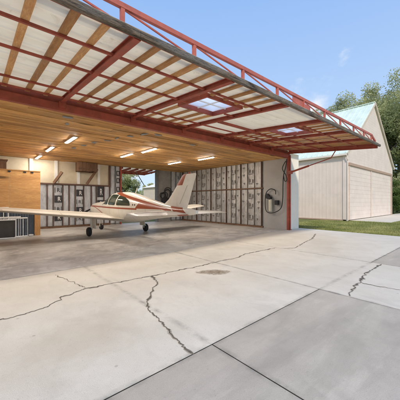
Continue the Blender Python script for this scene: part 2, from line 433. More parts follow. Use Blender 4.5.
crack('pavement_crack', [(-1.6, 4.2), (-.6, 4.45), (.24, 4.35), (.52, 4.35), (.81, 4.41), (1.13, 4.73), (1.49, 4.86), (2.24, 4.82), (2.82, 4.76), (3.42, 4.75), (4.14, 4.71), (4.89, 4.75), (5.5, 4.69), (6.1, 4.88), (7.65, 4.83)], .022, 1)
crack('pavement_crack', [(7.8, 4.6), (8.16, 4.38), (9.65, 4.77), (10.63, 4.95), (12.4, 5.6)], .028, 2)
crack('pavement_crack', [(2.82, 4.76), (2.69, 4.34), (2.23, 3.82), (2.04, 3.59), (1.88, 3.24), (1.86, 2.93), (1.75, 2.49), (1.69, 2.07)], .026, 3)
crack('pavement_crack', [(1.28, 6.21), (1.41, 5.55), (1.51, 4.92)], .013, 4)
crack('pavement_crack', [(7.7, 1.82), (6.9, 1.81), (6.4, 1.81), (5.7, 1.7), (5.08, 1.64), (4.72, 1.56)], .03, 5)
crack('pavement_crack', [(5.66, 1.65), (5.65, 1.35), (5.73, 1.07), (5.9, .3)], .014, 6)
# driveway before the second hangar
tag(slab('driveway', 23.2, 60, 4.9, 7.75, M['pale'], 0, .01), kind='structure')

# grass blades over the lawn strip next to the apron
rnd = random.Random(11); mb = MB()
for i in range(46000):
    x = 14.42 + 10 * rnd.random() ** 1.2; y = -1.5 + 11 * rnd.random()
    if x > 22.2 and y > 7.5 or (x > 23.1 and y > 4.8): continue
    h = rnd.uniform(.03, .075); a = rnd.uniform(0, 6.28); w = .008
    dx, dy = math.cos(a) * w, math.sin(a) * w; lx, ly = rnd.uniform(-.03, .03), rnd.uniform(-.03, .03)
    t = min(1, max(0, .45 + .9 * noise.noise((x * .8, y * .8, 0)) + rnd.uniform(-.25, .25)))
    mb.add([(x-dx, y-dy, -.03), (x+dx, y+dy, -.03), (x+lx, y+ly, h)], [(0, 1, 2)], t)
tag(mb.build('grass', M['blade'], fix=False), 'short green lawn grass beside the concrete apron', 'grass', kind='stuff')

# ------------------------------------------------------------------ HANGAR
XL, XR, YF, YB, ZC = -2.6, 12.97, 7.45, 17.0, 3.98
hg = empty('aircraft_hangar', (5.4, 12.2, 0))
tag(hg, 'open hangar with wooden ceiling, insulated walls and raised red steel door', 'hangar')
def W(v):  # world -> hangar local
    return (v[0] - 5.4, v[1] - 12.2, v[2])
def hb(mb, name, m, parent=None, **k):
    return mb.build(name, m, parent or hg, xf=W, **k)
tilt = lambda x: (x - 5) * .011
# outer walls
mb = MB(); mb.box(XL-.25, XL, YF, YB+.25, 0, 4.1); hb(mb, 'side_wall', M['whitem'])
mb = MB(); mb.box(XR+.16, XR+.34, YF+.02, YB+.25, 0, 4.25); hb(mb, 'side_wall', M['whitem'])
# white corrugated return strip beside the opening
mb = MB()
n = 9
for i in range(n):
    x0 = XR + .16 + i * (1.15 / n)
    mb.box(x0, x0 + 1.15/n - .012, YF-.008, YF+.02, 0.0, 4.3); mb.box(x0 + 1.15/n - .0121, x0 + 1.15/n, YF-.002, YF+.02, 0, 4.3)
hb(mb, 'front_wall', M['whitem'])
mb = MB(); mb.box(XL-3, XL, YF-.02, YF+.1, 0, 4.3); hb(mb, 'front_wall', M['whitem'])
# roof (gable along X) seen only from other places
mb = MB()
for (y0, z0, y1, z1) in ((YF-.3, 4.35, 12.2, 5.5), (12.2, 5.5, YB+.5, 4.35)):
    mb.add([(XL-.5, y0, z0), (XR+1.3, y0, z0), (XR+1.3, y1, z1), (XL-.5, y1, z1), (XL-.5, y0, z0+.08), (XR+1.3, y0, z0+.08), (XR+1.3, y1, z1+.08), (XL-.5, y1, z1+.08)],
           [(0,3,2,1),(4,5,6,7),(0,1,5,4),(1,2,6,5),(2,3,7,6),(3,0,4,7)])
hb(mb, 'roof', M['whitem'])
# header beam
mb = MB(); zb = 3.93
mb.bar((XL, 7.36, zb+.07), (XR+.1, 7.36, zb+.17), .10, .20)
hb(mb, 'header_beam', M['red'], bevel=.008)
mb = MB(); mb.bar((XL, 7.50, 4.15), (XR+.1, 7.50, 4.20), .1, .40); hb(mb, 'header_plate', M['red'])
# red door post
mb = MB(); mb.box(XR-.07, XR+.15, 7.30, 7.42, 0.0, 4.15); mb.box(XR-.12, XR+.15, 7.24, 7.30, 0, .03); mb.box(XR-.02, XR+.03, 7.22, 7.30, 0.03, 4.1)
hb(mb, 'door_post', M['red'], bevel=.006)
# ceiling boards
rnd = random.Random(3); mb = MB(); y = YF + .12
while y < YB:
    w = rnd.choice((.185, .235, .235, .28, .29)); x = XL + rnd.uniform(-1.5, 0)
    while x < XR:
        L = rnd.uniform(1.8, 4.9); z = ZC + rnd.uniform(-.006, .010)
        mb.box(max(XL, x), min(XR, x + L - .004), y, y + w - rnd.choice((.008, .012, .03)), z, z + .03, rnd.random() ** .9); x += L
    y += w
hb(mb, 'ceiling', M['ceil'])
mb = MB(); mb.box(XL, XR+.1, YF+.1, YB, ZC+.05, ZC+.08); hb(mb, 'ceiling_backing', M['brown'])
# a grey cable run / strap across ceiling boards
mb = MB()
rnd = random.Random(5)
x, yy = 3.3, 9.0
for (cx, cy, w_, d_) in ((4.9, 7.85, .3, .16), (4.5, 8.1, .16, .3), (4.25, 8.7, .26, .12), (4.0, 9.3, .14, .28), (3.85, 9.9, .3, .14), (3.6, 10.6, .2, .25), (3.45, 11.4, .28, .2), (3.3, 12.3, .2, .3), (1.9, 7.9, .3, .12), (2.1, 8.6, .1, .2), (6.9, 8.3, .3, .14)):
    mb = MB(); n = 7; w_ *= .6; d_ *= .75
    vs = [(cx, cy, ZC-.014)] + [(cx + w_*(.45+.9*rnd.random())*math.cos(2*math.pi*k/n), cy + d_*(.45+.9*rnd.random())*math.sin(2*math.pi*k/n), ZC-.014) for k in range(n)]
    mb.add(vs, [(0, 1+k, 1+(k+1) % n) for k in range(n)]); hb(mb, 'ceiling_patch', M['patch'], fix=False)

# ---- back wall: drywall above, insulation below
OX0, OX1 = 7.6, 10.45
mb = MB(); mb.box(XL, OX0-.8, YB, YB+.2, 0, ZC); hb(mb, 'back_wall', M['cream'])
mb = MB(); mb.box(OX0-.8, OX0, YB, YB+.2, 0, ZC); hb(mb, 'back_wall', M['greypanel'])
mb = MB(); mb.box(OX1+.12, XR+.1, YB, YB+.2, 0, ZC); hb(mb, 'back_wall', M['greypanel'])
mb = MB(); mb.box(OX0-.09, OX0, YB-.12, YB, 0, ZC); hb(mb, 'opening_post', M['red'])
mb = MB(); mb.box(OX1, OX1+.12, YB-.15, YB+.2, 0, ZC); hb(mb, 'opening_post', M['grille'])
# vertical drywall strips / white posts
for x in (2.32, 3.56, 4.8, 6.05):
    mb = MB(); mb.box(x-.08, x+.08, YB-.09, YB-.003, 2.66, ZC); hb(mb, 'white_post', M['whitep'])
mb = MB(); mb.box(2.3, 6.82, YB-.12, YB-.003, 2.56, 2.65); mb.box(6.72, 6.82, YB-.12, YB-.003, 2.65, ZC); hb(mb, 'wall_girt', M['studr'])
mb = MB(); mb.box(2.3, 6.82, YB-.1, YB-.003, 0.0, .12); hb(mb, 'sill_plate', M['brown'])

def letter_R():
    cu = bpy.data.curves.new('letter', 'FONT'); cu.body = 'R'; cu.size = 1.0; cu.offset = 0.012
    o = bpy.data.objects.new('letter', cu)
    me = bpy.data.meshes.new_from_object(o)
    vs = [tuple(v.co) for v in me.vertices]; fs = [tuple(p.vertices) for p in me.polygons]
    bpy.data.objects.remove(o); bpy.data.curves.remove(cu); bpy.data.meshes.remove(me)
    x0 = min(v[0] for v in vs); y0 = min(v[1] for v in vs); x1 = max(v[0] for v in vs); y1 = max(v[1] for v in vs)
    return [((v[0]-x0)/(x1-x0)-.5, (v[1]-y0)/(y1-y0)-.5) for v in vs], fs
RV, RF = letter_R()
def put_R(mb, f, cx, cz, w, h):  # f maps (u, z) -> 3D
    mb.add([f(cx + u*w, cz + v*h) for u, v in RV], RF)

def fac_panel(u0, u1, z0, z1, f, m, seed, name='insulation_panel'):
    """soft bulging insulation bay; f(u, z, out) -> 3D"""
    mb = MB()
    def s(a, b):
        u = u0 + (u1-u0)*a; z = z0 + (z1-z0)*b
        o = .015 + .045 * math.sin(math.pi*a)**.5 + .012 * noise.noise((u*4, z*3, seed)) + .008 * noise.noise((u*11, z*9, seed))
        return f(u, z, max(.005, o))
    mb.grid(s, 14, 24)
    return hb(mb, name, m, smooth=True, fix=False)

fb = lambda u, z, o=0: (u, YB - o, z)
fr = lambda u, z, o=0: (XR - o, u, z)
studs = [2.35, 3.1, 3.42, 3.92, 4.27, 4.62, 5.12, 5.58, 5.9, 6.4, 6.78]
for x in studs:
    mb = MB(); w = .03 if x in (3.42, 3.92, 4.62, 5.12, 5.9, 6.4) else .045
    mb.box(x-w/2, x+w/2, YB-.085, YB-.003, .12, 2.56); hb(mb, 'wall_stud', M['studr'])
for i, (a, b) in enumerate(zip(studs[:-1], studs[1:])):
    p = fac_panel(a+.02, b-.02, .13, 2.55, fb, M['facing_w'], i)
    if i in (2, 5, 8):
        mk = MB(); wh = MB(); cx = (a+b)/2; o = .075
        zs = ((2.25, .32, 0), (1.72, .42, 1), (1.12, .3, 0), (.62, .4, 1)) if i != 5 else ((2.1, .42, 1), (1.55, .3, 0), (1.02, .42, 1), (.5, .3, 0))
        if i == 8: zs = ((2.2, .7, 1), (1.45, .42, 1), (.9, .3, 0))
        for (zc, h, solid) in zs:
            mk = MB(); wh = MB()
            if solid:
                mk.box(cx-.2, cx+.2, YB-o-.002, YB-o, zc-h/2, zc+h/2)
                wh.tone = 0; put_R(wh, lambda u, z: (u, YB-o-.006, z), cx+.06, zc, .16, h*.6)
            else:
                put_R(mk, lambda u, z: (u, YB-o-.004, z), cx+.02, zc, .16, h*.7)
                mk.box(cx-.18, cx-.15, YB-o-.004, YB-o, zc-h/2, zc+h/2); mk.box(cx+.15, cx+.18, YB-o-.004, YB-o, zc-h/2, zc+h/2)
            hb(mk, 'printed_mark', M['blackprint'], fix=False)
            if wh.v: hb(wh, 'printed_letter', M['whitep'], fix=False)
# tall bays between drywall and opening, and right of the opening
for i, (a, b) in enumerate(((6.85, 7.16), (7.2, 7.5), (11.85, 12.25), (12.3, 12.7), (12.75, 12.93))):
    fac_panel(a, b, .1, ZC-.02, fb, M['facing_w'], 30+i)
for x in (7.18, 12.27, 12.72, 11.8):
    mb = MB(); mb.box(x-.025, x+.025, YB-.1, YB-.003, 0, ZC); hb(mb, 'wall_stud', M['grille'])
mk = MB()
for zc in (3.5, 3.0, 2.4):
    mk = MB(); mk.box(7.25, 7.46, YB-.078, YB-.075, zc-.17, zc+.17); hb(mk, 'printed_mark', M['blackprint'], fix=False)
    mk = MB(); put_R(mk, lambda u, z: (u, YB-.083, z), 7.37, zc, .12, .22); hb(mk, 'printed_letter', M['whitep'], fix=False)
    mk = MB(); put_R(mk, lambda u, z: (u, YB-.08, z), 12.5, zc, .14, .26); hb(mk, 'printed_mark', M['blackprint'], fix=False)
mb = MB(); mb.box(11.8, 12.85, YB-.11, YB-.003, 2.3, 2.37); hb(mb, 'wall_girt', M['studr'])

# ---- right wall: foil insulation bays
mb = MB(); mb.box(XR+.0, XR+.15, 8.96, YB+.2, 0, ZC+.1); hb(mb, 'side_wall', M['greypanel'])
mb = MB(); mb.box(XR-.03, XR+.15, 7.42, 8.95, 0, ZC+.1); hb(mb, 'concrete_pier', M['block'])
ys = [9.08, 10.69, 11.96, 13.5, 15.1, 16.85]
for y in ys:
    mb = MB(); mb.box(XR-.1, XR-.002, y-.018, y+.018, 0, ZC); hb(mb, 'wall_stud', M['studr'])
mb = MB(); mb.box(XR-.11, XR-.002, 8.97, YB-.12, 2.34, 2.40); hb(mb, 'wall_girt', M['brown'])
mb = MB(); mb.box(XR-.12, XR-.002, 8.97, YB-.12, 0.0, .1); hb(mb, 'sill_plate', M['brown'])
sd = 50
for (a, b) in zip(ys[:-1], ys[1:]):
    w3 = (b-a)/3
    for k in range(3):
        u0, u1 = a + k*w3 + (.03 if k == 0 else .012), a + (k+1)*w3 - (.03 if k == 2 else .012)
        for (z0, z1) in ((.11, 2.325), (2.415, ZC-.01)):
            sd += 1; fac_panel(u0, u1, z0, z1, fr, M['facing_g'], sd)
        if k:
            mb = MB(); mb.box(XR-.07, XR-.002, u0-.019, u0-.007, .11, 2.33); hb(mb, 'wall_batten', M['batten'])
            mb = MB(); mb.box(XR-.07, XR-.002, u0-.019, u0-.007, 2.41, ZC); hb(mb, 'wall_batten', M['batten'])
    c = (a+b)/2; o = .078; rr = random.Random(int(a*10))
    for zc in (3.5, 2.85, 1.95, 1.3, .65):
        mk = MB(); h = rr.uniform(.2, .26); zc += rr.uniform(-.06, .06)
        put_R(mk, lambda u, z: (XR-o, u, z), c+.02, zc, -.15, h)
        mk.box(XR-o, XR-o+.002, c-.19, c-.12, zc-h/2-.02, zc+h/2-.03); mk.box(XR-o, XR-o+.002, c+.13, c+.16, zc-h/2-.1, zc+h/2+.12)
        mk.box(XR-o, XR-o+.002, c-.13, c+.13, zc-h/2-.09, zc-h/2-.04)
        hb(mk, 'printed_mark', M['greyprint'], fix=False)
    for off in (-w3, w3):
        for zc in (3.6, 3.2, 2.75, 2.05, 1.6, 1.1, .6):
            if rr.random() < .3: continue
            mk = MB(); zc += rr.uniform(-.1, .1); q = rr.uniform(.05, .1); dx = rr.uniform(-.06, .06)
            mk.box(XR-o, XR-o+.002, c+off+dx-q, c+off+dx+q, zc-.02, zc+.035)
            mk.box(XR-o, XR-o+.002, c+off+dx-.015, c+off+dx+.015, zc-.1, zc-.0201)
            hb(mk, 'printed_mark', M['greyprint'], fix=False)

# bare wood top plates and braces on back wall
for (p, q) in (((3.42, YB-.2, 2.66), (3.78, YB-.5, 3.3)), ((5.25, YB-.2, 2.66), (5.75, YB-.5, 3.55))):
    mb = MB(); mb.bar(p, q, .1, .14); hb(mb, 'knee_brace', M['brown'])
mb = MB()
for k in range(5): mb.box(4.6 + k*.23, 4.6 + (k+1)*.23 - .012, YB-.75, YB-.3, 3.42 + .02*(k % 2), ZC-.02, k/5)
mb.box(4.58, 5.8, YB-.3, YB-.26, 3.38, ZC-.02); mb.box(4.6, 5.75, YB-.78, YB-.755, 3.5, 3.6, .7)
hb(mb, 'wooden_box_duct', M['brown'])

# ---- door (raised): shear so it droops slightly outward and tilts
Y0, Y1 = 3.17, 7.30
XD0, XD1 = -2.5, 13.0
def DX(v):
    x, y, z = v
    return W((x, y, z + 3.78 + (y - Y0) * .079 + (x - 5) * .012))
def db(mb, name, m, parent, **k): return mb.build(name, m, parent, xf=DX, **k)
SK = [(4.0, 5.15, 4.3, 5.3), (7.85, 9.0, 4.25, 5.2)]      # skylights
mb = MB()
def sheet(x0, x1, y0, y1):
    n = max(1, int((y1-y0)/.038)); vs = []; fs = []
    for i in range(n+1):
        y = y0 + (y1-y0)*i/n
        ph = (y*1.0/.30) % 1.0; z = .215 - (.014 if ph < .13 else (.006 if ph < .2 else (.003 if .5 < ph < .58 else 0)))
        vs += [(x0, y, z), (x1, y, z)]
    fs = [(2*i, 2*i+1, 2*i+3, 2*i+2) for i in range(n)]
    mb.add(vs, fs)
xs = [XD0, SK[0][0], SK[0][1], SK[1][0], SK[1][1], XD1]
sheet(XD0, 4.0, Y0, Y1); sheet(5.15, 7.85, Y0, Y1); sheet(9.0, XD1, Y0, Y1)
sheet(4.0, 5.15, Y0, 4.3); sheet(4.0, 5.15, 5.3, Y1); sheet(7.85, 9.0, Y0, 4.25); sheet(7.85, 9.0, 5.2, Y1)
door = db(mb, 'hangar_door', M['skin'], hg, fix=False)
ribs = [-2.42, -.3, 1.68, 3.66, 5.65, 7.62, 9.55, 11.3, 12.92]
for x in ribs:
    mb = MB(); t = .05
    mb.box(x-.05, x+.05, Y0+.05, Y1, .085, .10); mb.box(x-.05, x+.05, Y0+.05, Y1, .175, .19); mb.box(x-.012, x+.012, Y0+.05, Y1, .10, .175)
    db(mb, 'rib', M['red'], door)
for y in (3.98, 4.93, 6.4, 7.03):
    for (a, b) in ([(XD0, 4.0-.09), (5.15+.09, 5.65), (7.62, 7.85-.09), (9.09, XD1)] if y == 4.93 else [(XD0, 5.65), (7.62, XD1)] if y == 3.98 else [(XD0, XD1)]):
        mb = MB(); mb.box(a, b, y-.022, y+.022, .108, .147); db(mb, 'cross_tube', M['red'], door)
rnd = random.Random(21)
for (a, b) in zip(ribs[:-1], ribs[1:]):
    if abs(a-5.65) < .01: continue
    n = 5; st = (b-a)/n
    for k in range(1, n):
        x = a + st*k + rnd.uniform(-.03, .03); wd = .045 + rnd.uniform(0, .01)
        segs = [(Y0+.06, Y1-.02)]
        for sk in SK:
            if sk[0]-.12 < x < sk[1]+.12: segs = [(Y0+.06, sk[2]-.09), (sk[3]+.09, Y1-.02)]
        for (p, q) in segs:
            mb = MB(); mb.box(x-wd, x+wd, p, q, .150, .192, rnd.random()); db(mb, 'purlin', M['purlin'], door)
# secondary framing near second skylight and bracing rails
for (x0, x1, y) in ((5.65, 7.62, 5.62), (9.55, 12.92, 5.6), (7.62, 9.55, 5.75)):
    mb = MB(); mb.box(x0+.05, x1-.05, y-.035, y+.035, .07, .145); db(mb, 'cross_brace', M['red'], door)
for sk in SK:
    x0, x1, y0, y1 = sk; mb = MB()
    for q in ((x0-.06, x1+.06, y0-.06, y0), (x0-.06, x1+.06, y1, y1+.06), (x0-.06, x0, y0, y1), (x1, x1+.06, y0, y1)):
        mb.box(q[0], q[1], q[2], q[3], .12, .27)
    db(mb, 'skylight_frame', M['red'], door)
    mb = MB()
    def dome(a, b): return (x0 + (x1-x0)*a, y0 + (y1-y0)*b, .235 + .16 * (math.sin(math.pi*a)*math.sin(math.pi*b))**.5)
    mb.grid(dome, 12, 12); db(mb, 'skylight', M['skylight'], door, smooth=True, fix=False)
    mb = MB(); mb.box(x0, x1, (y0+y1)/2-.012, (y0+y1)/2+.012, .20, .232); mb.box((x0+x1)/2-.011, (x0+x1)/2+.011, y0, y1, .20, .231); db(mb, 'skylight_bar', M['whitep'], door)
# outer weathered timber in lengths
rnd = random.Random(8); x = XD0
mb = MB()
while x < XD1 + .1:
    L = rnd.uniform(1.8, 3.4); x1 = min(x + L, XD1 + .12)
    def lg(a, b, x=x, x1=x1):
        ang = 2*math.pi*b; u = x + (x1-x)*a
        ry, rz = .04, .05
        c, s_ = math.cos(ang), math.sin(ang)
        c = math.copysign(abs(c)**.35, c); s_ = math.copysign(abs(s_)**.35, s_)
        w = 1 + .13 * noise.noise((u*3.1, c*1.5, s_*1.5)) + .06 * noise.noise((u*13, c*4, s_*4))
        return (u, Y0 - .02 + ry*c*w, .125 + rz*s_*w)
    mb.grid(lg, int((x1-x)/.06)+2, 16, tone=rnd.random()); x = x1 + .003
db(mb, 'edge_timber', M['timber'], door, smooth=True)
mb = MB(); mb.box(XD0, XD1, Y0+.03, Y0+.06, 0.10, .20); db(mb, 'edge_channel', M['red'], door)
mb = MB(); mb.box(XD1-.02, XD1+.06, Y0+.04, Y1, .0, .22); db(mb, 'end_channel', M['red'], door)
# truss on top of outer edge
ty = Y0 + .12
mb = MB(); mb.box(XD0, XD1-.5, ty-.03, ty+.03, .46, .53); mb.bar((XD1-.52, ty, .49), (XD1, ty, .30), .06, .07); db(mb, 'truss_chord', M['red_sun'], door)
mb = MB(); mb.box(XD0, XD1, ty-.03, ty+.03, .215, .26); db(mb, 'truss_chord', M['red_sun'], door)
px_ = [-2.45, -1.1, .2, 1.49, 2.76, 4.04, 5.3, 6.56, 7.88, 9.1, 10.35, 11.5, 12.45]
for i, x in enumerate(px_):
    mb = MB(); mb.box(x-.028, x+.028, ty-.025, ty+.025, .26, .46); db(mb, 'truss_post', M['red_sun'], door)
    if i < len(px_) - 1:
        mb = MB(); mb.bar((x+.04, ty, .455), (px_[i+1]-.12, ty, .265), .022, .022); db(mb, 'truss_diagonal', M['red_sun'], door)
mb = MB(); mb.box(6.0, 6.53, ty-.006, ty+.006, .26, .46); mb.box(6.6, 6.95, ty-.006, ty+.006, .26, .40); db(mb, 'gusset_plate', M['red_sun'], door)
# hinges
for x in ribs:
    mb = MB(); mb.box(x-.08, x+.08, Y1-.02, Y1+.04, -.06, .1); db(mb, 'hinge', M['red'], door)
# hydraulic arm by the post
mb = MB(); mb.tube([(XR-.02, 7.2, 3.18), (XR-.02, 6.2, 3.42)], .05, 10); mb.tube([(XR-.02, 6.2, 3.42), (XR-.02, 5.1, 3.69), (XR-.02, 4.85, 4.08)], .026, 8); mb.box(XR-.08, XR+.04, 7.12, 7.3, 3.08, 3.26)
hb(mb, 'hydraulic_arm', M['red'])

# ---- outside canopy of rear door
mb = MB()
mb.add([(7.2, 17.25, 4.12), (10.9, 17.25, 4.12), (10.9, 19.6, 4.02), (7.2, 19.6, 4.02)], [(0, 1, 2, 3)])
rd = hb(mb, 'rear_door', M['skin'], fix=False)
for k in range(7):
    mb = MB(); x = 7.25 + k*.6; mb.bar((x, 17.25, 3.98), (x, 19.6, 3.88), .06, .14); mb.build('rib', M['red'], rd, xf=W)
mb = MB(); mb.bar((7.2, 19.6, 3.9), (10.9, 19.6, 3.9), .1, .2); mb.bar((7.2, 18.4, 3.88), (10.9, 18.4, 3.88), .06, .08); mb.build('cross_tube', M['red'], rd, xf=W)
mb = MB(); mb.tube([(8.9, 17.3, 3.75), (10.4, 18.8, 2.9)], .03, 8); mb.build('door_strut', M['grille'], rd, xf=W)

# ------------------------------------------------------------------ LIGHTS (lit tubes on ceiling)
spots = [(2.75, 10.7), (2.52, 13.2), (2.52, 16.0), (5.84, 12.4), (6.06, 10.5), (9.57, 10.4), (9.22, 12.9)]
desc = ['lit white tube lamp on wooden ceiling nearest the left front of hangar', 'lit white tube lamp, middle one of the left row above plywood box',
        'lit white tube lamp farthest back in the left row near cream wall', 'lit white tube lamp, shorter-looking one of the middle pair over aircraft cabin',
        'lit white tube lamp, nearer one of the middle pair over aircraft', 'lit white tube lamp nearest the right wall above the tail fin', 'lit white tube lamp behind tail fin near rear opening']
root = empty('ceiling_lamp', (*spots[0], ZC))
mb = MB(); mb.box(-.08, .08, -.64, .64, -.035, 0); mb.build('lamp_housing', M['whitep'], root, bevel=.004)
mb = MB(); mb.box(-.03, .03, -.6, .6, -.055, -.0355); mb.build('tube', M['lamp'], root, smooth='auto')
lamps = [root]
for s_ in spots[1:]:
    c = copy_tree(root); c.location = (*s_, ZC); lamps.append(c)
for o, d in zip(lamps, desc): tag(o, d, 'ceiling lamp', 'tube lamps on the hangar ceiling')

# ------------------------------------------------------------------ PLYWOOD STORE
st = empty('plywood_store', (0, 14.6, 0))
tag(st, 'plywood storage box on posts with slate blue sheet below, by left wall', 'storage box')
rnd = random.Random(2)
mb = MB(); xs = [-2.55, -1.33, -.11, 1.11, 2.28]
for a, b in zip(xs[:-1], xs[1:]): mb.box(a+.003, b-.003, 13.98, 14.0, 1.15, 2.96, rnd.random()*.5)
mb.box(2.26, 2.28, 14.0, 15.6, 1.15, 2.96, .4)
ST = lambda v: (v[0], v[1]-14.6, v[2])
mb.build('plywood_panel', M['ply'], st, xf=ST)
mb = MB(); mb.box(-2.55, 2.28, 13.95, 15.6, 2.96, 3.0); mb.build('lid', M['ply'], st, xf=ST)
mb = MB(); mb.box(2.05, 2.27, 13.93, 13.975, 0, 1.2, .1); mb.build('post', M['post'], st, xf=ST)
mb = MB(); mb.box(2.05, 2.27, 15.4, 15.5, 0, 1.15, .1); mb.build('post', M['post'], st, xf=ST)
mb = MB(); n = 46; vs = []; fs = []
for i in range(n*4+1):
    x = -2.55 + 4.6*i/(n*4); y = 14.02 - (.018 if (i % 4) in (1, 2) else 0); vs += [(x, y, 0), (x, y, 1.16)]
mb.add(vs, [(2*i, 2*i+2, 2*i+3, 2*i+1) for i in range(n*4)]); mb.build('corrugated_sheet', M['navy'], st, xf=ST, fix=False)
for x in (.25, .62, 1.05, 1.62, 1.9):
    mb = MB(); mb.box(x, x+.10, 13.955, 13.978, 2.88, 2.94); mb.build('hook', M['black'], st, xf=ST)
# brown chest on top
ch = empty('wooden_chest', (.1, 15.0, 3.0)); tag(ch, 'dark brown wooden chest on top of the plywood box', 'chest')
mb = MB(); mb.box(-1.2, .95, -.4, .4, .0, .45, .8)
for k in range(8): mb.box(-1.2+k*.27, -1.2+k*.27+.25, -.42, -.4, .02, .43, k/8)
mb.build('body', M['brown'], ch); mb = MB(); mb.box(-1.25, 1.0, -.45, .45, .45, .5); mb.build('lid', M['brown'], ch)

# white tube frames leaning
def tube_frame(loc, w, h, rx, label, bars, screen=False):
    r_ = empty('white_tube_frame', loc); r_.rotation_euler = (rx, 0, R(-5))
    tag(r_, label, 'metal frame', 'white tube frames leaning in front of plywood box')
    mb = MB(); t = .03
    mb.tube([(-w, 0, t), (0, 0, t), (0, 0, h), (-w, 0, h)], t, 10, closed=True); mb.build('frame', M['rackw'], r_, smooth='auto')
    if bars:
        mb = MB()
        for k in range(1, 4): mb.tube([(-w*k/4, 0, t), (-w*k/4, 0, h)], .012, 8)
        mb.build('bar', M['whitep'], r_)
    if screen:
        mb = MB(); mb.box(-w+.02, -.02, .005, .009, .04, h-.02); mb.build('screen', M['darkmesh'], r_)
    else:
        for k in (1, 2): 
            mb = MB(); mb.tube([(-w*.0-.16*k, 0, t), (-.16*k, 0, h)], .013, 8); mb.build('bar', M['rackw'], r_)
tube_frame((1.27, 13.38, 0), 2.6, .80, R(-8), 'front white tube frame with dark screen, nearest of three leaning together', False, True)
tube_frame((1.47, 13.56, 0), 2.6, .90, R(-8), 'middle white tube frame between the front and rear ones', False)
tube_frame((1.74, 13.72, 0), 2.6, .84, R(-7), 'rear white tube frame closest to the blue sheet', False)
tube_frame((1.05, 13.80, .0), 1.3, 1.32, R(-3), 'tall white rail frame with upright bars behind the others', True)
wb = empty('white_bowl', (1.86, 13.6, 0)); tag(wb, 'small white bowl on the floor beside plywood post', 'bowl')
mb = MB(); mb.lathe([(.05, 0), (.09, .05), (.10, .10), (.095, .10), (.045, .02)], n=20); mb.build('bowl', M['whitep'], wb, smooth='auto')

# black hoses bundle hung on grey panel
bh = empty('hose_bundle', (11.1, YB-.16, 2.2)); tag(bh, 'tangled bundle of black hoses hung on grey panel by rear opening', 'hose')
rnd = random.Random(4)
for k in range(4):
    pts = []; r0 = rnd.uniform(.16, .36); cx, cz = rnd.uniform(-.22, .3), rnd.uniform(-.3, .05); ph = rnd.uniform(0, 6)
    for i in range(28):
        a = 2*math.pi*i/28; rr_ = r0*(1+.18*math.sin(2*a+ph)+.1*math.sin(3*a))
        pts.append((cx + rr_*math.cos(a), -.05*k + .03*math.sin(a+ph), cz + rr_*1.25*math.sin(a)))
    mb = MB(); mb.tube(pts, rnd.uniform(.03, .05), 8, closed=True); mb.build('hose_coil', M['black'], bh, smooth='auto')
mb = MB(); mb.box(-.3, .35, -.2, .0, -1.0, -.35); mb.box(-.5, .1, -.25, -.02, -1.3, -.9); mb.build('bag', M['black'], bh, bevel=.05)

# ------------------------------------------------------------------ PUMP UNIT + HOSE on concrete pier
pu = empty('door_pump_unit', (XR-.05, 8.38, 1.3)); tag(pu, 'pump tank with black hose loop on grey concrete pier', 'pump')
mb = MB(); mb.lathe([(.0, .0), (.09, .0), (.10, .03), (.10, .62), (.075, .68), (.04, .70), (0, .70)], (-.14, 0, -.28), n=20); mb.build('tank', M['brass'], pu, smooth='auto')
mb = MB(); mb.lathe([(.0, .0), (.13, 0), (.15, .03), (.15, .12), (.12, .15), (0, .15)], (-.24, .18, .58), 'x', 20); mb.lathe([(0, 0), (.09, 0), (.09, .2), (0, .2)], (-.26, .02, .48), 'x', 16); mb.build('motor', M['black'], pu, smooth='auto')
mb = MB(); mb.box(-.16, -.01, -.5, -.28, .08, .34); mb.box(-.175, -.16, -.47, -.31, .11, .31); mb.build('control_box', M['black'], pu, bevel=.01)
hs = MB()
def smooth_pts(P, k=6):
    out = []; n = len(P)
    for i in range(n-1):
        p0, p1, p2, p3 = (Vector(P[max(i-1, 0)]), Vector(P[i]), Vector(P[i+1]), Vector(P[min(i+2, n-1)]))
        for j in range(k):
            t = j/k; out.append(.5*((2*p1)+(-p0+p2)*t+(2*p0-5*p1+4*p2-p3)*t*t+(-p0+3*p1-3*p2+p3)*t**3))
    out.append(Vector(P[-1])); return out
hose = [(-.12, -1.02, 2.6), (-.1, -.95, 2.2), (-.1, -.82, 1.75), (-.1, -.78, 1.2), (-.1, -.76, .4), (-.12, -.66, -.1), (-.14, -.3, -.34), (-.14, .1, -.38), (-.12, .33, -.2), (-.1, .38, .4), (-.12, .28, .8), (-.12, 0, 1.0), (-.12, -.3, .9), (-.14, -.34, .68)]
hs.tube(smooth_pts(hose), .024, 8); hs.tube(smooth_pts([(-.1, -.95, 2.5), (-.2, -.8, 2.1), (-.12, -.98, 1.7), (-.1, -1.02, 1.45), (-.12, -.9, 1.4), (-.1, -.82, 1.7)]), .02, 8)
hs.build('hose', M['black'], pu, smooth='auto')

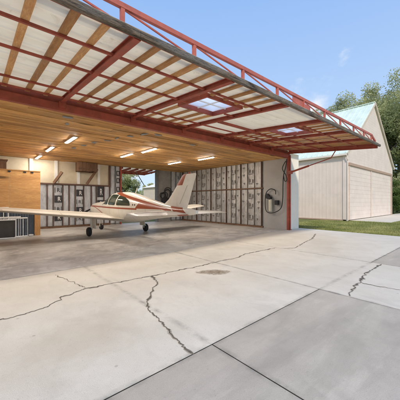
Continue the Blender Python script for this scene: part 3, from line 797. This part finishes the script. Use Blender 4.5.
# ------------------------------------------------------------------ AIRCRAFT
ac = empty('light_aircraft', (5.3, 15.65, 0))
tag(ac, 'ivory low-wing light aircraft with rust red stripes parked nose-in inside the hangar', 'aircraft')
ST_ = [ # s, top, bottom, halfwidth
 (.22, 1.36, 1.08, .14), (.28, 1.42, .98, .26), (.42, 1.47, .86, .37), (.7, 1.51, .74, .44), (1.2, 1.55, .66, .49), (1.9, 1.60, .62, .54), (2.35, 1.66, .60, .57),
 (2.6, 1.80, .60, .58), (2.9, 1.955, .60, .595), (3.2, 2.015, .60, .6), (3.6, 2.02, .60, .6), (4.0, 2.01, .62, .59), (4.5, 1.95, .66, .55), (5.1, 1.83, .74, .47), (5.9, 1.65, .87, .35), (6.7, 1.48, .98, .235), (7.4, 1.40, 1.06, .155), (7.95, 1.35, 1.13, .09), (8.25, 1.30, 1.18, .035)]
def interp(s, k):
    T = ST_
    if s <= T[0][0]: return T[0][k]
    for i in range(len(T)-1):
        if s <= T[i+1][0]:
            a = (s-T[i][0])/(T[i+1][0]-T[i][0]); p1, p2 = T[i][k], T[i+1][k]
            h = T[i+1][0]-T[i][0]
            m1 = (T[i+1][k]-T[max(i-1, 0)][k])/(T[i+1][0]-T[max(i-1, 0)][0])*h
            m2 = (T[min(i+2, len(T)-1)][k]-T[i][k])/(T[min(i+2, len(T)-1)][0]-T[i][0])*h
            return (2*a**3-3*a**2+1)*p1+(a**3-2*a**2+a)*m1+(-2*a**3+3*a**2)*p2+(a**3-a**2)*m2
    return T[-1][k]
NEXP = 2.5
def fus(s, ang):
    top, bot, hw = (interp(s, k) for k in (1, 2, 3))
    zc = bot + (top-bot)*.46
    c, d = math.cos(ang), math.sin(ang)   # ang 0 = right side, 90 = top
    cc = math.copysign(abs(c)**(2/NEXP), c); dd = math.copysign(abs(d)**(2/NEXP), d)
    # tumblehome for the cabin above mid line
    z = zc + dd*((top-zc) if d > 0 else (zc-bot))
    tum = 1.0
    if z > zc: tum = 1 - .16*((z-zc)/(top-zc))**2
    return Vector((hw*cc*tum, -s*KL, z))
def side_x(s, z):
    top, bot, hw = (interp(s, k) for k in (1, 2, 3)); zc = bot + (top-bot)*.46
    q = (z-zc)/(top-zc) if z > zc else (zc-z)/(zc-bot); q = min(q, .985)
    return hw*(1-q**NEXP)**(1/NEXP)*(1-(.16*q*q if z > zc else 0))
mb = MB(); ns, na = 130, 72; vs = []; fs = []
for i in range(ns+1):
    s = .22 + (8.25-.22)*i/ns
    vs += [fus(s, 2*math.pi*k/na) for k in range(na)]
for i in range(ns):
    for k in range(na): fs.append((i*na+k, i*na+(k+1) % na, (i+1)*na+(k+1) % na, (i+1)*na+k))
fs.append(tuple(range(na-1, -1, -1))); fs.append(tuple(ns*na+k for k in range(na)))
mb.add(vs, fs); fu = mb.build('fuselage', M['plane'], ac, smooth=True)

def win_patch(poly, side, off, name, m, parent, inset=0):
    """rounded polygon in (s,z) laid on the fuselage side"""
    n = len(poly); rp = []
    for i in range(n):
        p0 = Vector(poly[i-1]); p1 = Vector(poly[i]); p2 = Vector(poly[(i+1) % n])
        r = .09
        a = p1 + (p0-p1).normalized()*min(r, (p0-p1).length*.45); b = p1 + (p2-p1).normalized()*min(r, (p2-p1).length*.45)
        for t in (0, .2, .4, .6, .8, 1): rp.append((1-t)**2*a + 2*t*(1-t)*p1 + t*t*b)
    dense = []
    for i in range(len(rp)):
        a, b = rp[i], rp[(i+1) % len(rp)]; k = max(1, int((b-a).length/.04))
        for j in range(k): dense.append(a.lerp(b, j/k))
    c = sum(dense, Vector((0, 0)))/len(dense); N = len(dense); vs = []; fs = []
    rings = 8
    for q in range(rings):
        f = 1 - q/rings
        for p in dense:
            w = c + (p-c)*f; vs.append((side*(side_x(w[0], w[1])+off), -w[0]*KL, w[1]))
    vs.append((side*(side_x(c[0], c[1])+off), -c[0]*KL, c[1]))
    for q in range(rings-1):
        for j in range(N): fs.append((q*N+j, q*N+(j+1) % N, (q+1)*N+(j+1) % N, (q+1)*N+j))
    for j in range(N): fs.append(((rings-1)*N+j, (rings-1)*N+(j+1) % N, rings*N))
    mb = MB(); mb.add(vs, fs); return mb.build(name, m, parent, smooth=True)
polys = [[(2.30, 1.47), (3.10, 1.43), (3.10, 1.91), (2.82, 1.88)], [(3.18, 1.43), (3.88, 1.41), (3.88, 1.89), (3.18, 1.92)], [(3.97, 1.41), (5.0, 1.40), (4.86, 1.60), (4.5, 1.76), (3.97, 1.86)]]
for sd_ in (1, -1):
    for pg in polys:
        w = win_patch(pg, sd_, .006, 'window', M['glass'], ac)
# windshield
for sgn in (1, -1):
    mb = MB()
    def wsf(a, b):
        s = 2.30 + (2.88-2.30)*a; ang = R(90) - sgn*(R(3) + R(58)*b*(1-.1*a)); p = fus(s, ang); return p*1.0 + Vector((0, .004, .008))
    mb.grid(wsf, 14, 14); mb.build('windshield', M['glass'], ac, smooth=True)
# vents
for dx in (0, .12):
    mb = MB(); s = 5.0+dx*2; mb.lathe([(0, 0), (.035, 0), (.035, .02), (0, .02)], (-side_x(5.14+dx, 1.46)-.016, -(5.14+dx)*KL, 1.44), 'x', 14); mb.build('vent', M['seam'], ac)
# curved dark seam from the cowl to the wing root
for sd_ in (1, -1):
    mb = MB(); P = []
    for i in range(18):
        t = i/17; s = .9 + 2.0*t; z = 1.30 - .42*t**1.8; P.append((sd_*(side_x(s, z)+.004), -s*KL, z))
    mb.tube(P, .016, 6); mb.build('trim_stripe', M['rust'], ac, smooth='auto')

def airfoil(n=14, t=.14):
    up = []
    for i in range(n+1):
        x = (1-math.cos(math.pi*i/n))/2
        y = 5*t*(.2969*math.sqrt(x)-.1260*x-.3516*x*x+.2843*x**3-.1036*x**4); up.append((x, y))
    pts = [(x, y*1.1) for x, y in reversed(up)] + [(x, -y*.75) for x, y in up[1:-1]]
    return pts
def surf(name, stations, m, parent, vertical=False, t=.12):
    """stations: (span, s_le, s_te, height); loft airfoils"""
    mb = MB(); af = airfoil(t=t); N = len(af); vs = []; fs = []
    for (sp, le, te, h) in stations:
        c = te-le
        for (x, y) in af:
            if vertical: vs.append((y*c*KL, -(le+x*c)*KL, h))
            else: vs.append((sp, -(le+x*c)*KL, h+y*c*KL))
    for i in range(len(stations)-1):
        for k in range(N): fs.append((i*N+k, i*N+(k+1) % N, (i+1)*N+(k+1) % N, (i+1)*N+k))
    fs.append(tuple(range(N-1, -1, -1))); fs.append(tuple((len(stations)-1)*N+k for k in range(N)))
    mb.add(vs, fs); return mb.build(name, m, parent, smooth='auto')
for sd_ in (-1, 1):
    dz = lambda x: .80 + (abs(x)-.4)*.108
    stn = [(sd_*x, 2.30+.075*(x-.4), 4.42-.14*(x-.4), dz(x)) for x in (.3, .9, 1.8, 2.8, 3.8, 4.75)]
    stn += [(sd_*4.95, 2.70, 3.76, dz(4.95)+.005), (sd_*5.05, 2.82, 3.68, dz(5.05)+.01), (sd_*5.10, 3.0, 3.55, dz(5.1)+.015)]
    wg = surf('wing', stn, M['wingtop'], ac, t=.15)
    # flap / aileron lines as raised thin panels
    for (a, b, nm) in ((.75, 2.75, 'flap'), (2.8, 4.6, 'aileron')):
        mb = MB()
        def pf(u, v, a=a, b=b):
            x = a+(b-a)*u; le = 2.30+.075*(x-.4); te = 4.42-.14*(x-.4); c = te-le; f = .78+.20*v
            y = 5*.15*(.2969*math.sqrt(f)-.1260*f-.3516*f*f+.2843*f**3-.1036*f**4)*1.1
            return (sd_*x, -(le+f*c)*KL, dz(x)+y*c*KL+.006)
        mb.grid(pf, 12, 4); mb.build(nm, M['ivory'], wg, smooth=True)
    mb = MB(); x = 3.9
    mb.lathe([(0, 0), (.035, 0), (.03, .1), (0, .13)], (sd_*5.1, -3.2*KL, dz(5.1)), 'x', 12) ; mb.build('tip_light', M['rust'], wg)
    # horizontal stabilizer
    hz = [(sd_*x, 6.55+.24*x, 7.98-.02*x, 1.17) for x in (.04, .6, 1.2, 1.66)] + [(sd_*1.78, 7.06, 7.93, 1.17), (sd_*1.85, 7.2, 7.8, 1.17)]
    hs_ = surf('horizontal_stabilizer', hz, M['ivory'], ac, t=.10)
    mb = MB()
    mb.bar((sd_*.12, -7.42*KL, 1.241), (sd_*1.72, -7.46*KL, 1.232), .012, .008); mb.build('hinge_line', M['seam'], hs_)
# vertical fin with dorsal fillet
fv = surf('vertical_stabilizer', [(0, 6.20, 7.80, 1.36), (0, 6.62, 7.86, 1.50), (0, 6.86, 7.92, 1.66), (0, 7.22, 8.06, 2.05), (0, 7.54, 8.2, 2.42), (0, 7.58, 8.21, 2.46), (0, 7.65, 8.19, 2.50)], M['ivory'], ac, True, t=.085)
fr_ = surf('fin_cap', [(0, 7.28, 7.93, 2.14), (0, 7.535, 8.04, 2.425), (0, 7.575, 8.05, 2.47), (0, 7.645, 8.04, 2.508)], M['rust'], fv, True, t=.115)
mb = MB()
for sd_ in (-1, 1): mb.bar((sd_*.05, -7.5*KL, 1.5), (sd_*.032, -7.84*KL, 2.12), .004, .006)
mb.build('rudder_line', M['seam'], fv)
# tail cone red band patch already in paint; registration-free tail light
# propeller
pr = MB(); pr.lathe([(.0, .22), (.05, .20), (.10, .12), (.135, 0), (.14, -.1), (.14, -.16), (0, -.16)], (0, -.10*KL, 1.22), 'y', 24); sp_ = pr.build('propeller', M['ivory'], ac, smooth='auto')
for k in (0, 1):
    ang = R(28) + k*math.pi; mb = MB()
    def bl(u, v):
        r = .1 + .88*u; ch = .15*(1-.45*abs(u-.45)*1.2)*(1 if u < .93 else .7); tw = R(60-45*u); w = (v-.5)*ch
        x = r; y = w*math.sin(tw); z_ = w*math.cos(tw)
        return (x*math.cos(ang)-z_*math.sin(ang), -.06+y, 1.22+x*math.sin(ang)+z_*math.cos(ang))
    mb.grid(bl, 20, 6); b = mb.build('blade', M['black'], sp_, smooth=True, fix=False)
    so = b.modifiers.new('solid', 'SOLIDIFY'); so.thickness = .02
mb = MB(); mb.bar((0, -4.6*KL, 1.93), (0, -4.75*KL, 2.16), .012, .05); mb.build('antenna', M['ivory'], ac)
mb = MB(); mb.tube([(0, -3.4*KL, 2.02), (0, -3.5*KL, 2.3)], .006, 6); mb.build('antenna', M['seam'], ac)
mb = MB(); mb.lathe([(0, 0), (.04, 0), (.035, .05), (0, .07)], (0, -7.9*KL, 2.5), 'z', 12); mb.build('beacon', M['rust'], ac)
# landing gear
def gear(x, s, zt, main=True, parent=ac):
    sg = 1 if x > 0 else -1
    mb = MB(); r = .205 if main else .17
    mb.tube([(x - (0.10*sg if main else 0), -s*KL, zt), (x - (0.10*sg if main else 0), -s*KL, r+.16), ], .04, 10)
    mb.tube([(x-(.10*sg if main else .08), -s*KL, r+.2), (x-(.10*sg if main else .08), -s*KL, r)], .028, 10)
    mb.bar((x-(.10*sg if main else .0), -s*KL, r+.4), (x-(.10*sg if main else .0), -(s+.15)*KL, r+.1), .025, .03)
    gl = mb.build('landing_gear', M['ivory'], parent, smooth='auto')
    mb = MB(); w = .075
    mb.lathe([(r*.55, -w*.9), (r*.85, -w), (r*.97, -w*.6), (r, 0), (r*.97, w*.6), (r*.85, w), (r*.55, w*.9)], (x, -s*KL, r), 'x', 28); mb.build('tyre', M['tire'], gl, smooth='auto')
    mb = MB(); mb.lathe([(0, -w*.7), (r*.5, -w*.75), (r*.56, -w*.5), (r*.56, w*.5), (r*.5, w*.75), (0, w*.7)], (x, -s*KL, r), 'x', 20); mb.build('hub', M['galv'], gl, smooth='auto')
    if main:
        mb = MB(); mb.box(x-.22*sg, x-.20*sg, -(s+.24)*KL, -(s-.2)*KL, .34, zt+.02) if sg < 0 else mb.box(x-.22, x-.20, -(s+.24)*KL, -(s-.2)*KL, .34, zt+.02)
        mb.build('gear_door', M['ivory'], gl, bevel=.01)
gear(-1.44, 3.15, .86); gear(1.44, 3.15, .86); gear(0, 1.05, .8, False)

# ------------------------------------------------------------------ SECOND HANGAR (beige, mint roof)
gh = empty('beige_hangar', (29.6, 15, 0)); tag(gh, 'pale beige gabled hangar with mint green metal roof and big closed sliding doors', 'hangar')
GX0, GX1, GY0, GY1, GZ = 22.3, 36.9, 7.6, 30.0, 5.5; GM = (GX0+GX1)/2; GA = 11.2
GW = lambda v: (v[0]-29.6, v[1]-15, v[2])
slope = (GA-GZ)/(GM-GX0)
# left wall: vertical ribbed siding
mb = MB(); n = int((GY1-GY0)/.075); vs = []
for i in range(n+1):
    y = GY0 + (GY1-GY0)*i/n; ph = (i % 4); x = GX0 - (.006 if ph == 0 else 0); vs += [(x, y, .0), (x, y, GZ)]
mb.add(vs, [(2*i, 2*i+1, 2*i+3, 2*i+2) for i in range(n)]); mb.build('side_wall', M['pink2'], gh, xf=GW, fix=False)
mb = MB(); mb.box(GX1-.1, GX1, GY0, GY1, 0, GZ); mb.box(GX0, GX1-.1, GY1-.1, GY1, 0, GZ); mb.build('side_wall', M['pink'], gh, xf=GW)
# gable front with door opening (lapped boards)
DX0, DX1, DZ = 22.75, 35.9, 4.5
mb = MB()
mb.box(GX0+.003, DX0, GY0, GY0+.12, 0, DZ); mb.box(DX1, GX1-.003, GY0, GY0+.12, 0, DZ)
z = DZ; bw = .24
while z < GA - .02:
    z1 = min(z+bw, GA-.01)
    def lim(zz): return (GX0+.003, GX1-.003) if zz <= GZ else (GX0+(zz-GZ)/slope+.003, GX1-(zz-GZ)/slope-.003)
    a0, b0 = lim(z); a1, b1 = lim(z1)
    mb.add([(a0, GY0-.002, z), (b0, GY0-.002, z), (b1, GY0, z1), (a1, GY0, z1), (a0, GY0+.1, z), (b0, GY0+.1, z), (b1, GY0+.1, z1), (a1, GY0+.1, z1)],
           [(0,1,2,3),(4,7,6,5),(0,4,5,1),(3,2,6,7),(0,3,7,4),(1,5,6,2)]); z = z1
mb.build('gable_wall', M['pink'], gh, xf=GW)
# corner boards, trims
mb = MB(); mb.box(GX0-.05, GX0+.2, GY0-.04, GY0-.013, 0, GZ); mb.box(GX0-.06, GX0-.03, GY0-.04, GY0+.25, 0, GZ); mb.build('corner_board', M['pink'], gh, xf=GW)
mb = MB(); mb.box(DX0-.05, DX1+.25, GY0-.12, GY0-.015, DZ, DZ+.22); mb.box(DX1+.02, DX1+.35, GY0-.10, GY0-.015, 0, DZ-.002); mb.build('door_trim', M['trim'], gh, xf=GW)
# two sliding doors with lap boards
mid = 28.55
for (a, b) in ((DX0, mid-.02), (mid+.02, DX1)):
    mb = MB(); z = .06; 
    while z < DZ - .01:
        z1 = min(z+.36, DZ-.005)
        mb.add([(a, GY0-.039, z), (b, GY0-.039, z), (b, GY0-.03, z1), (a, GY0-.03, z1), (a, GY0+.02, z), (b, GY0+.02, z), (b, GY0+.02, z1), (a, GY0+.02, z1)],
               [(0,1,2,3),(4,7,6,5),(0,4,5,1),(3,2,6,7),(0,3,7,4),(1,5,6,2)]); z = z1
    d_ = mb.build('sliding_door', M['pink'], gh, xf=GW)
    mb = MB(); mb.box(a, a+.09, GY0-.075, GY0-.056, .06, DZ-.01); mb.build('door_stile', M['pink'], d_, xf=GW)
    mb = MB(); mb.box(b-.09, b, GY0-.075, GY0-.056, .06, DZ-.01); mb.build('door_stile', M['pink'], d_, xf=GW)
mb = MB(); mb.box(mid-.02, mid+.02, GY0-.03, GY0-.0, .06, DZ-.01); mb.build('door_gap', M['grille'], gh, xf=GW)
# roof with standing seams
oh = .12
for sg in (-1, 1):
    xe = (GX0-.2) if sg < 0 else (GX1+.2); ze = GZ - .2*slope
    mb = MB()
    a = Vector((xe, GY0-oh, ze+.10)); b = Vector((GM, GY0-oh, GA+.10)); c_ = Vector((GM, GY1+.3, GA+.10)); d_ = Vector((xe, GY1+.3, ze+.10))
    dn = Vector((0, 0, -.09))
    mb.add([a, b, c_, d_, a+dn, b+dn, c_+dn, d_+dn], [(0,1,2,3),(4,7,6,5),(0,4,5,1),(1,5,6,2),(2,6,7,3),(3,7,4,0)])
    rf = mb.build('roof', M['mint'], gh, xf=GW)
    mb = MB(); y = GY0
    while y < GY1:
        mb.bar((xe, y, ze+.125), (GM, y, GA+.125), .04, .05); y += .45
    mb.build('roof_seam', M['mint'], rf, xf=GW)
    mb = MB(); mb.bar((xe, GY0-oh-.03, ze-.02), (GM, GY0-oh-.03, GA+.02), .05, .2); mb.build('barge_board', M['tan'], gh, xf=GW)
mb = MB(); mb.box(GM-.12, GM+.12, GY0-oh, GY1+.3, GA+.12, GA+.2); mb.build('ridge_cap', M['mint'], gh, xf=GW)
mb = MB(); mb.box(GX0-.31, GX0-.21, GY0-oh, GY1+.3, GZ-.26, GZ-.14); mb.tube([(GX0-.26, GY0-.1, GZ-.22), (GX0-.2, GY0-.15, GZ-.6), (GX0-.1, GY0-.12, GZ-.7), (GX0-.1, GY0-.12, .1)], .035, 8); mb.build('gutter', M['pink'], gh, xf=GW)
mb = MB(); mb.box(GX0-.06, GX0-.02, GY0, GY1, 0, .1); mb.build('base_trim', M['trim'], gh, xf=GW)

# ------------------------------------------------------------------ buildings past the rear opening
bb = empty('tan_shed', (17.2, 30, 0)); tag(bb, 'tan walled shed seen at the right edge of the rear opening', 'shed')
mb = MB(); mb.box(-.6, 6, -3, .2, 0, 3.3); mb.build('wall', M['tan'], bb)
mb = MB(); mb.add([(-.8, -3.2, 3.3), (6.3, -3.2, 3.3), (2.7, -3.2, 4.4), (-.8, .4, 3.3), (6.3, .4, 3.3), (2.7, .4, 4.4)], [(0,1,2),(3,5,4),(0,3,4,1),(1,4,5,2),(2,5,3,0)]); mb.build('roof', M['whitem'], bb)
wb2 = empty('white_barn', (29, 48, 0)); tag(wb2, 'low white metal barn far behind seen through the rear opening', 'barn')
mb = MB(); mb.box(-7, 5, -4, 4, 0, 1.9); mb.build('wall', M['whitem'], wb2)
mb = MB(); mb.add([(-7.4, -4.4, 1.8), (5.4, -4.4, 1.8), (5.4, 4.4, 1.8), (-7.4, 4.4, 1.8), (-7.4, 0, 3.2), (5.4, 0, 3.2)], [(0,1,5,4),(2,3,4,5),(0,4,3),(1,2,5),(0,3,2,1)]); mb.build('roof', M['whitem'], wb2)

# ------------------------------------------------------------------ TREES
def tree(x, y, h, cr, nl, seed, label, leaf=.34, crown0=.22, m='leaf', kind='oak_tree', squash=1.0, grp=None, cat='tree', open_=0.5):
    rnd = random.Random(seed); t = empty(kind, (x, y, 0)); tag(t, label, cat, grp)
    mb = MB(); hz0 = h*crown0
    trunk = [Vector((0, 0, -.2)), Vector((.1, .05, h*.15)), Vector((rnd.uniform(-.3, .3), rnd.uniform(-.3, .3), h*.35)), Vector((rnd.uniform(-.6, .6), rnd.uniform(-.6, .6), h*.62)), Vector((rnd.uniform(-.6, .6), rnd.uniform(-.6, .6), h*.85))]
    r0 = h*.022
    mb.tube(trunk, [r0*1.2, r0, r0*.8, r0*.5, r0*.2], 9)
    cl = []
    zc = (h+hz0)/2; rz = (h-hz0)/2
    ncl = int(95*squash)
    while len(cl) < ncl:
        d = Vector((rnd.gauss(0, 1), rnd.gauss(0, 1), rnd.gauss(0, 1))).normalized(); q = rnd.random()**.45
        lum = 1 + .32*noise.noise(d*1.7 + Vector((seed, 0, 0)))
        p = Vector((d.x*cr*q*lum, d.y*cr*q*lum, zc + d.z*rz*q*lum*.98))
        if p.z < hz0*.8 or p.z > h: continue
        cl.append((p, rnd.uniform(.13, .25)*cr))
    for (p, r_) in cl[::3]:
        a = trunk[2].lerp(trunk[3], rnd.random()); mid_ = a.lerp(p, .5) + Vector((0, 0, -.06*h*rnd.random()))
        mb.tube([a, mid_, p], [r0*.35, r0*.2, r0*.07], 5)
    mb.build('trunk', M['bark'], t, smooth=True, fix=False)
    mb = MB(); wsum = sum(r_**2 for _, r_ in cl)
    for (p, r_) in cl:
        n = int(1.45*nl*r_**2/wsum)
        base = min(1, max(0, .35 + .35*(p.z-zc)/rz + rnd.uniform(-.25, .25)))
        for k in range(n):
            d = Vector((rnd.gauss(0, 1), rnd.gauss(0, 1), rnd.gauss(0, .75)))
            d = d.normalized()*(rnd.random()**.4)*r_*(1+.4*noise.noise(d*1.2+p))
            c_ = p + d; s_ = leaf*rnd.uniform(.5, 1.15)
            u = Vector((rnd.gauss(0, 1), rnd.gauss(0, 1), rnd.gauss(0, 1))).normalized(); v = u.orthogonal().normalized(); v = (v + u.cross(v)*rnd.uniform(-1, 1)).normalized()
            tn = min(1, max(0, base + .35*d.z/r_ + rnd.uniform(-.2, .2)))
            mb.add([c_-u*s_*.5, c_+v*s_*.27, c_+u*s_*.5, c_-v*s_*.27], [(0, 1, 2, 3)], tn)
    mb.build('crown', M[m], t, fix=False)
grp = 'oaks beyond the beige hangar'
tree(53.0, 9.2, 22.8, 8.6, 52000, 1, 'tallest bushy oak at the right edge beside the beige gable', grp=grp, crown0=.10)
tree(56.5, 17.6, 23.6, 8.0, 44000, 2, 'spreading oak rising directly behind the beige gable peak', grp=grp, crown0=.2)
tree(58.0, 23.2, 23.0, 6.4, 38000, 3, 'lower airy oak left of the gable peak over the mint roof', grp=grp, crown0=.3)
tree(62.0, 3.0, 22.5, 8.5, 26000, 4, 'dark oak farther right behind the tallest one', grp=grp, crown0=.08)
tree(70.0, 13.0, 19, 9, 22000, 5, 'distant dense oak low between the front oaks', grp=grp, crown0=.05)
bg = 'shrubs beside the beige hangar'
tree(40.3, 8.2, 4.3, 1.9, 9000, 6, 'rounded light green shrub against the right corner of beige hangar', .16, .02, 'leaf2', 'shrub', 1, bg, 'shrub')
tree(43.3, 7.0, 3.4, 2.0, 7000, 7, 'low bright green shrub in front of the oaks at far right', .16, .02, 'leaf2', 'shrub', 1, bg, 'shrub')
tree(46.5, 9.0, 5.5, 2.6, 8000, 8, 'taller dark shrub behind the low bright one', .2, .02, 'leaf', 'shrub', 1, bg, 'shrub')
# trees seen through the rear opening
rg = 'trees beyond the rear opening'
tree(19.6, 42, 7.6, 2.7, 9000, 9, 'broad grey green tree at left of the rear opening', .26, .15, 'leaf', 'yard_tree', 1, rg)
tree(25.6, 44, 5.2, 1.6, 5000, 10, 'small tree beside the tan shed through the rear opening', .26, .2, 'leaf', 'yard_tree', 1, rg)
# far tree line as stuff
rnd = random.Random(99); mb = MB()
for i in range(26000):
    a = R(rnd.uniform(-25, 125)); d = rnd.uniform(150, 190); hh = 9 + 5*noise.noise((a*9, 0, 0)) + 2*noise.noise((a*37, 1, 0))
    p = Vector((math.cos(a)*d, math.sin(a)*d, rnd.uniform(0, hh))); s_ = rnd.uniform(.8, 1.6)
    u = Vector((rnd.gauss(0, 1), rnd.gauss(0, 1), rnd.gauss(0, 1))).normalized(); v = u.orthogonal().normalized()
    mb.add([p-u*s_*.5, p+v*s_*.4, p+u*s_*.5, p-v*s_*.4], [(0, 1, 2, 3)], rnd.random()*.7)
tag(mb.build('far_woods', M['leaf'], fix=False), 'distant wood along the horizon', 'woods', kind='stuff')

# ------------------------------------------------------------------ WORLD + SUN
SUN_EL, SUN_AZ = 41, 220     # azimuth of the direction TOWARDS the sun, deg from +Y clockwise
w = bpy.data.worlds.new('World'); scene.world = w; w.use_nodes = True
nt = w.node_tree; nd = nt.nodes; lk = nt.links; bgn = nd['Background']
sky = nd.new('ShaderNodeTexSky'); sky.sky_type = 'NISHITA'; sky.sun_disc = False
sky.sun_elevation = R(SUN_EL); sky.sun_rotation = R(SUN_AZ); sky.air_density = 1.0; sky.dust_density = 1.2; sky.ozone_density = 2.0
tc = nd.new('ShaderNodeTexCoord')
sx = nd.new('ShaderNodeSeparateXYZ'); lk.new(tc.outputs['Generated'], sx.inputs[0])
def N_(t, **k):
    n = nd.new(t)
    for a, b in k.items(): setattr(n, a, b)
    return n
def wmix(f, a, b):
    m_ = N_('ShaderNodeMix', data_type='RGBA')
    for sock, v in ((m_.inputs[0], f), (m_.inputs[6], a), (m_.inputs[7], b)):
        if isinstance(v, bpy.types.NodeSocket): lk.new(v, sock)
        else: sock.default_value = v
    return m_.outputs[2]
def wmap(v, a, b, c, d, smooth=False):
    m_ = N_('ShaderNodeMapRange'); lk.new(v, m_.inputs[0])
    if smooth: m_.interpolation_type = 'SMOOTHSTEP'
    for i_, q in zip((1, 2, 3, 4), (a, b, c, d)): m_.inputs[i_].default_value = q
    return m_.outputs[0]
def wmath(op, a, b):
    m_ = N_('ShaderNodeMath', operation=op)
    for i_, q in ((0, a), (1, b)):
        if isinstance(q, bpy.types.NodeSocket): lk.new(q, m_.inputs[i_])
        else: m_.inputs[i_].default_value = q
    return m_.outputs[0]
grad = wmix(wmap(sx.outputs[2], 0.0, .75, 0, 1), (4.7, 5.8, 7.0, 1), (1.85, 3.5, 6.9, 1))
base = wmix(.82, sky.outputs[0], grad)
mp = nd.new('ShaderNodeMapping'); mp.inputs['Scale'].default_value = (1, 1, 1.5); lk.new(tc.outputs['Generated'], mp.inputs[0])
nz = nd.new('ShaderNodeTexNoise'); nz.inputs['Scale'].default_value = 7; nz.inputs['Detail'].default_value = 7; nz.inputs['Roughness'].default_value = .58
lk.new(mp.outputs[0], nz.inputs['Vector'])
cloud = None
for (dx, dy, dz, rad) in ((1.078, .383, .585, .06), (.99, .47, .37, .11), (1.2, -.35, .30, .2), (-1, .3, .5, .35), (.3, -1, .6, .3), (-.4, 1, .35, .25), (-.7, -.8, .4, .4), (.45, 1.0, .10, .15)):
    vsub = N_('ShaderNodeVectorMath', operation='DISTANCE'); lk.new(tc.outputs['Generated'], vsub.inputs[0]); vsub.inputs[1].default_value = Vector((dx, dy, dz)).normalized()
    d_ = wmath('DIVIDE', vsub.outputs['Value'], rad)
    v_ = wmath('SUBTRACT', wmath('MULTIPLY', wmath('SUBTRACT', nz.outputs['Fac'], .5), 3.2), wmath('SUBTRACT', d_, .45))
    k_ = wmap(v_, -.15, .75, 0, .88, True)
    cloud = k_ if cloud is None else wmath('MAXIMUM', cloud, k_)
lk.new(wmix(cloud, base, (6.4, 6.5, 6.7, 1)), bgn.inputs[0]); bgn.inputs[1].default_value = 0.15
sd = bpy.data.lights.new('sun', 'SUN'); sd.energy = 2.8; sd.angle = R(6); sd.color = (1, .92, .80)
so = bpy.data.objects.new('sun', sd); COL.objects.link(so)
az = R(SUN_AZ); dirv = Vector((math.sin(az)*math.cos(R(SUN_EL)), math.cos(az)*math.cos(R(SUN_EL)), math.sin(R(SUN_EL))))
so.rotation_euler = dirv.to_track_quat('Z', 'Y').to_euler(); so.location = (0, -10, 30)

# ------------------------------------------------------------------ CAMERA
cd = bpy.data.cameras.new('camera'); cam = bpy.data.objects.new('camera', cd); COL.objects.link(cam)
cam.location = (0, 0, 1.6); fw = Vector((.66, .751, 0)); cam.rotation_euler = fw.to_track_quat('-Z', 'Y').to_euler()
cd.lens = 22.95; cd.sensor_width = 36; cd.clip_start = .05; cd.clip_end = 2000; cd.shift_y = .0025
scene.camera = cam
scene.view_settings.view_transform = 'Standard'; scene.view_settings.look = 'None'; scene.view_settings.exposure = 0
scene.cycles.max_bounces = 7; scene.cycles.diffuse_bounces = 5; scene.cycles.glossy_bounces = 3
scene.cycles.sample_clamp_indirect = 8
scene.cycles.use_denoising = True
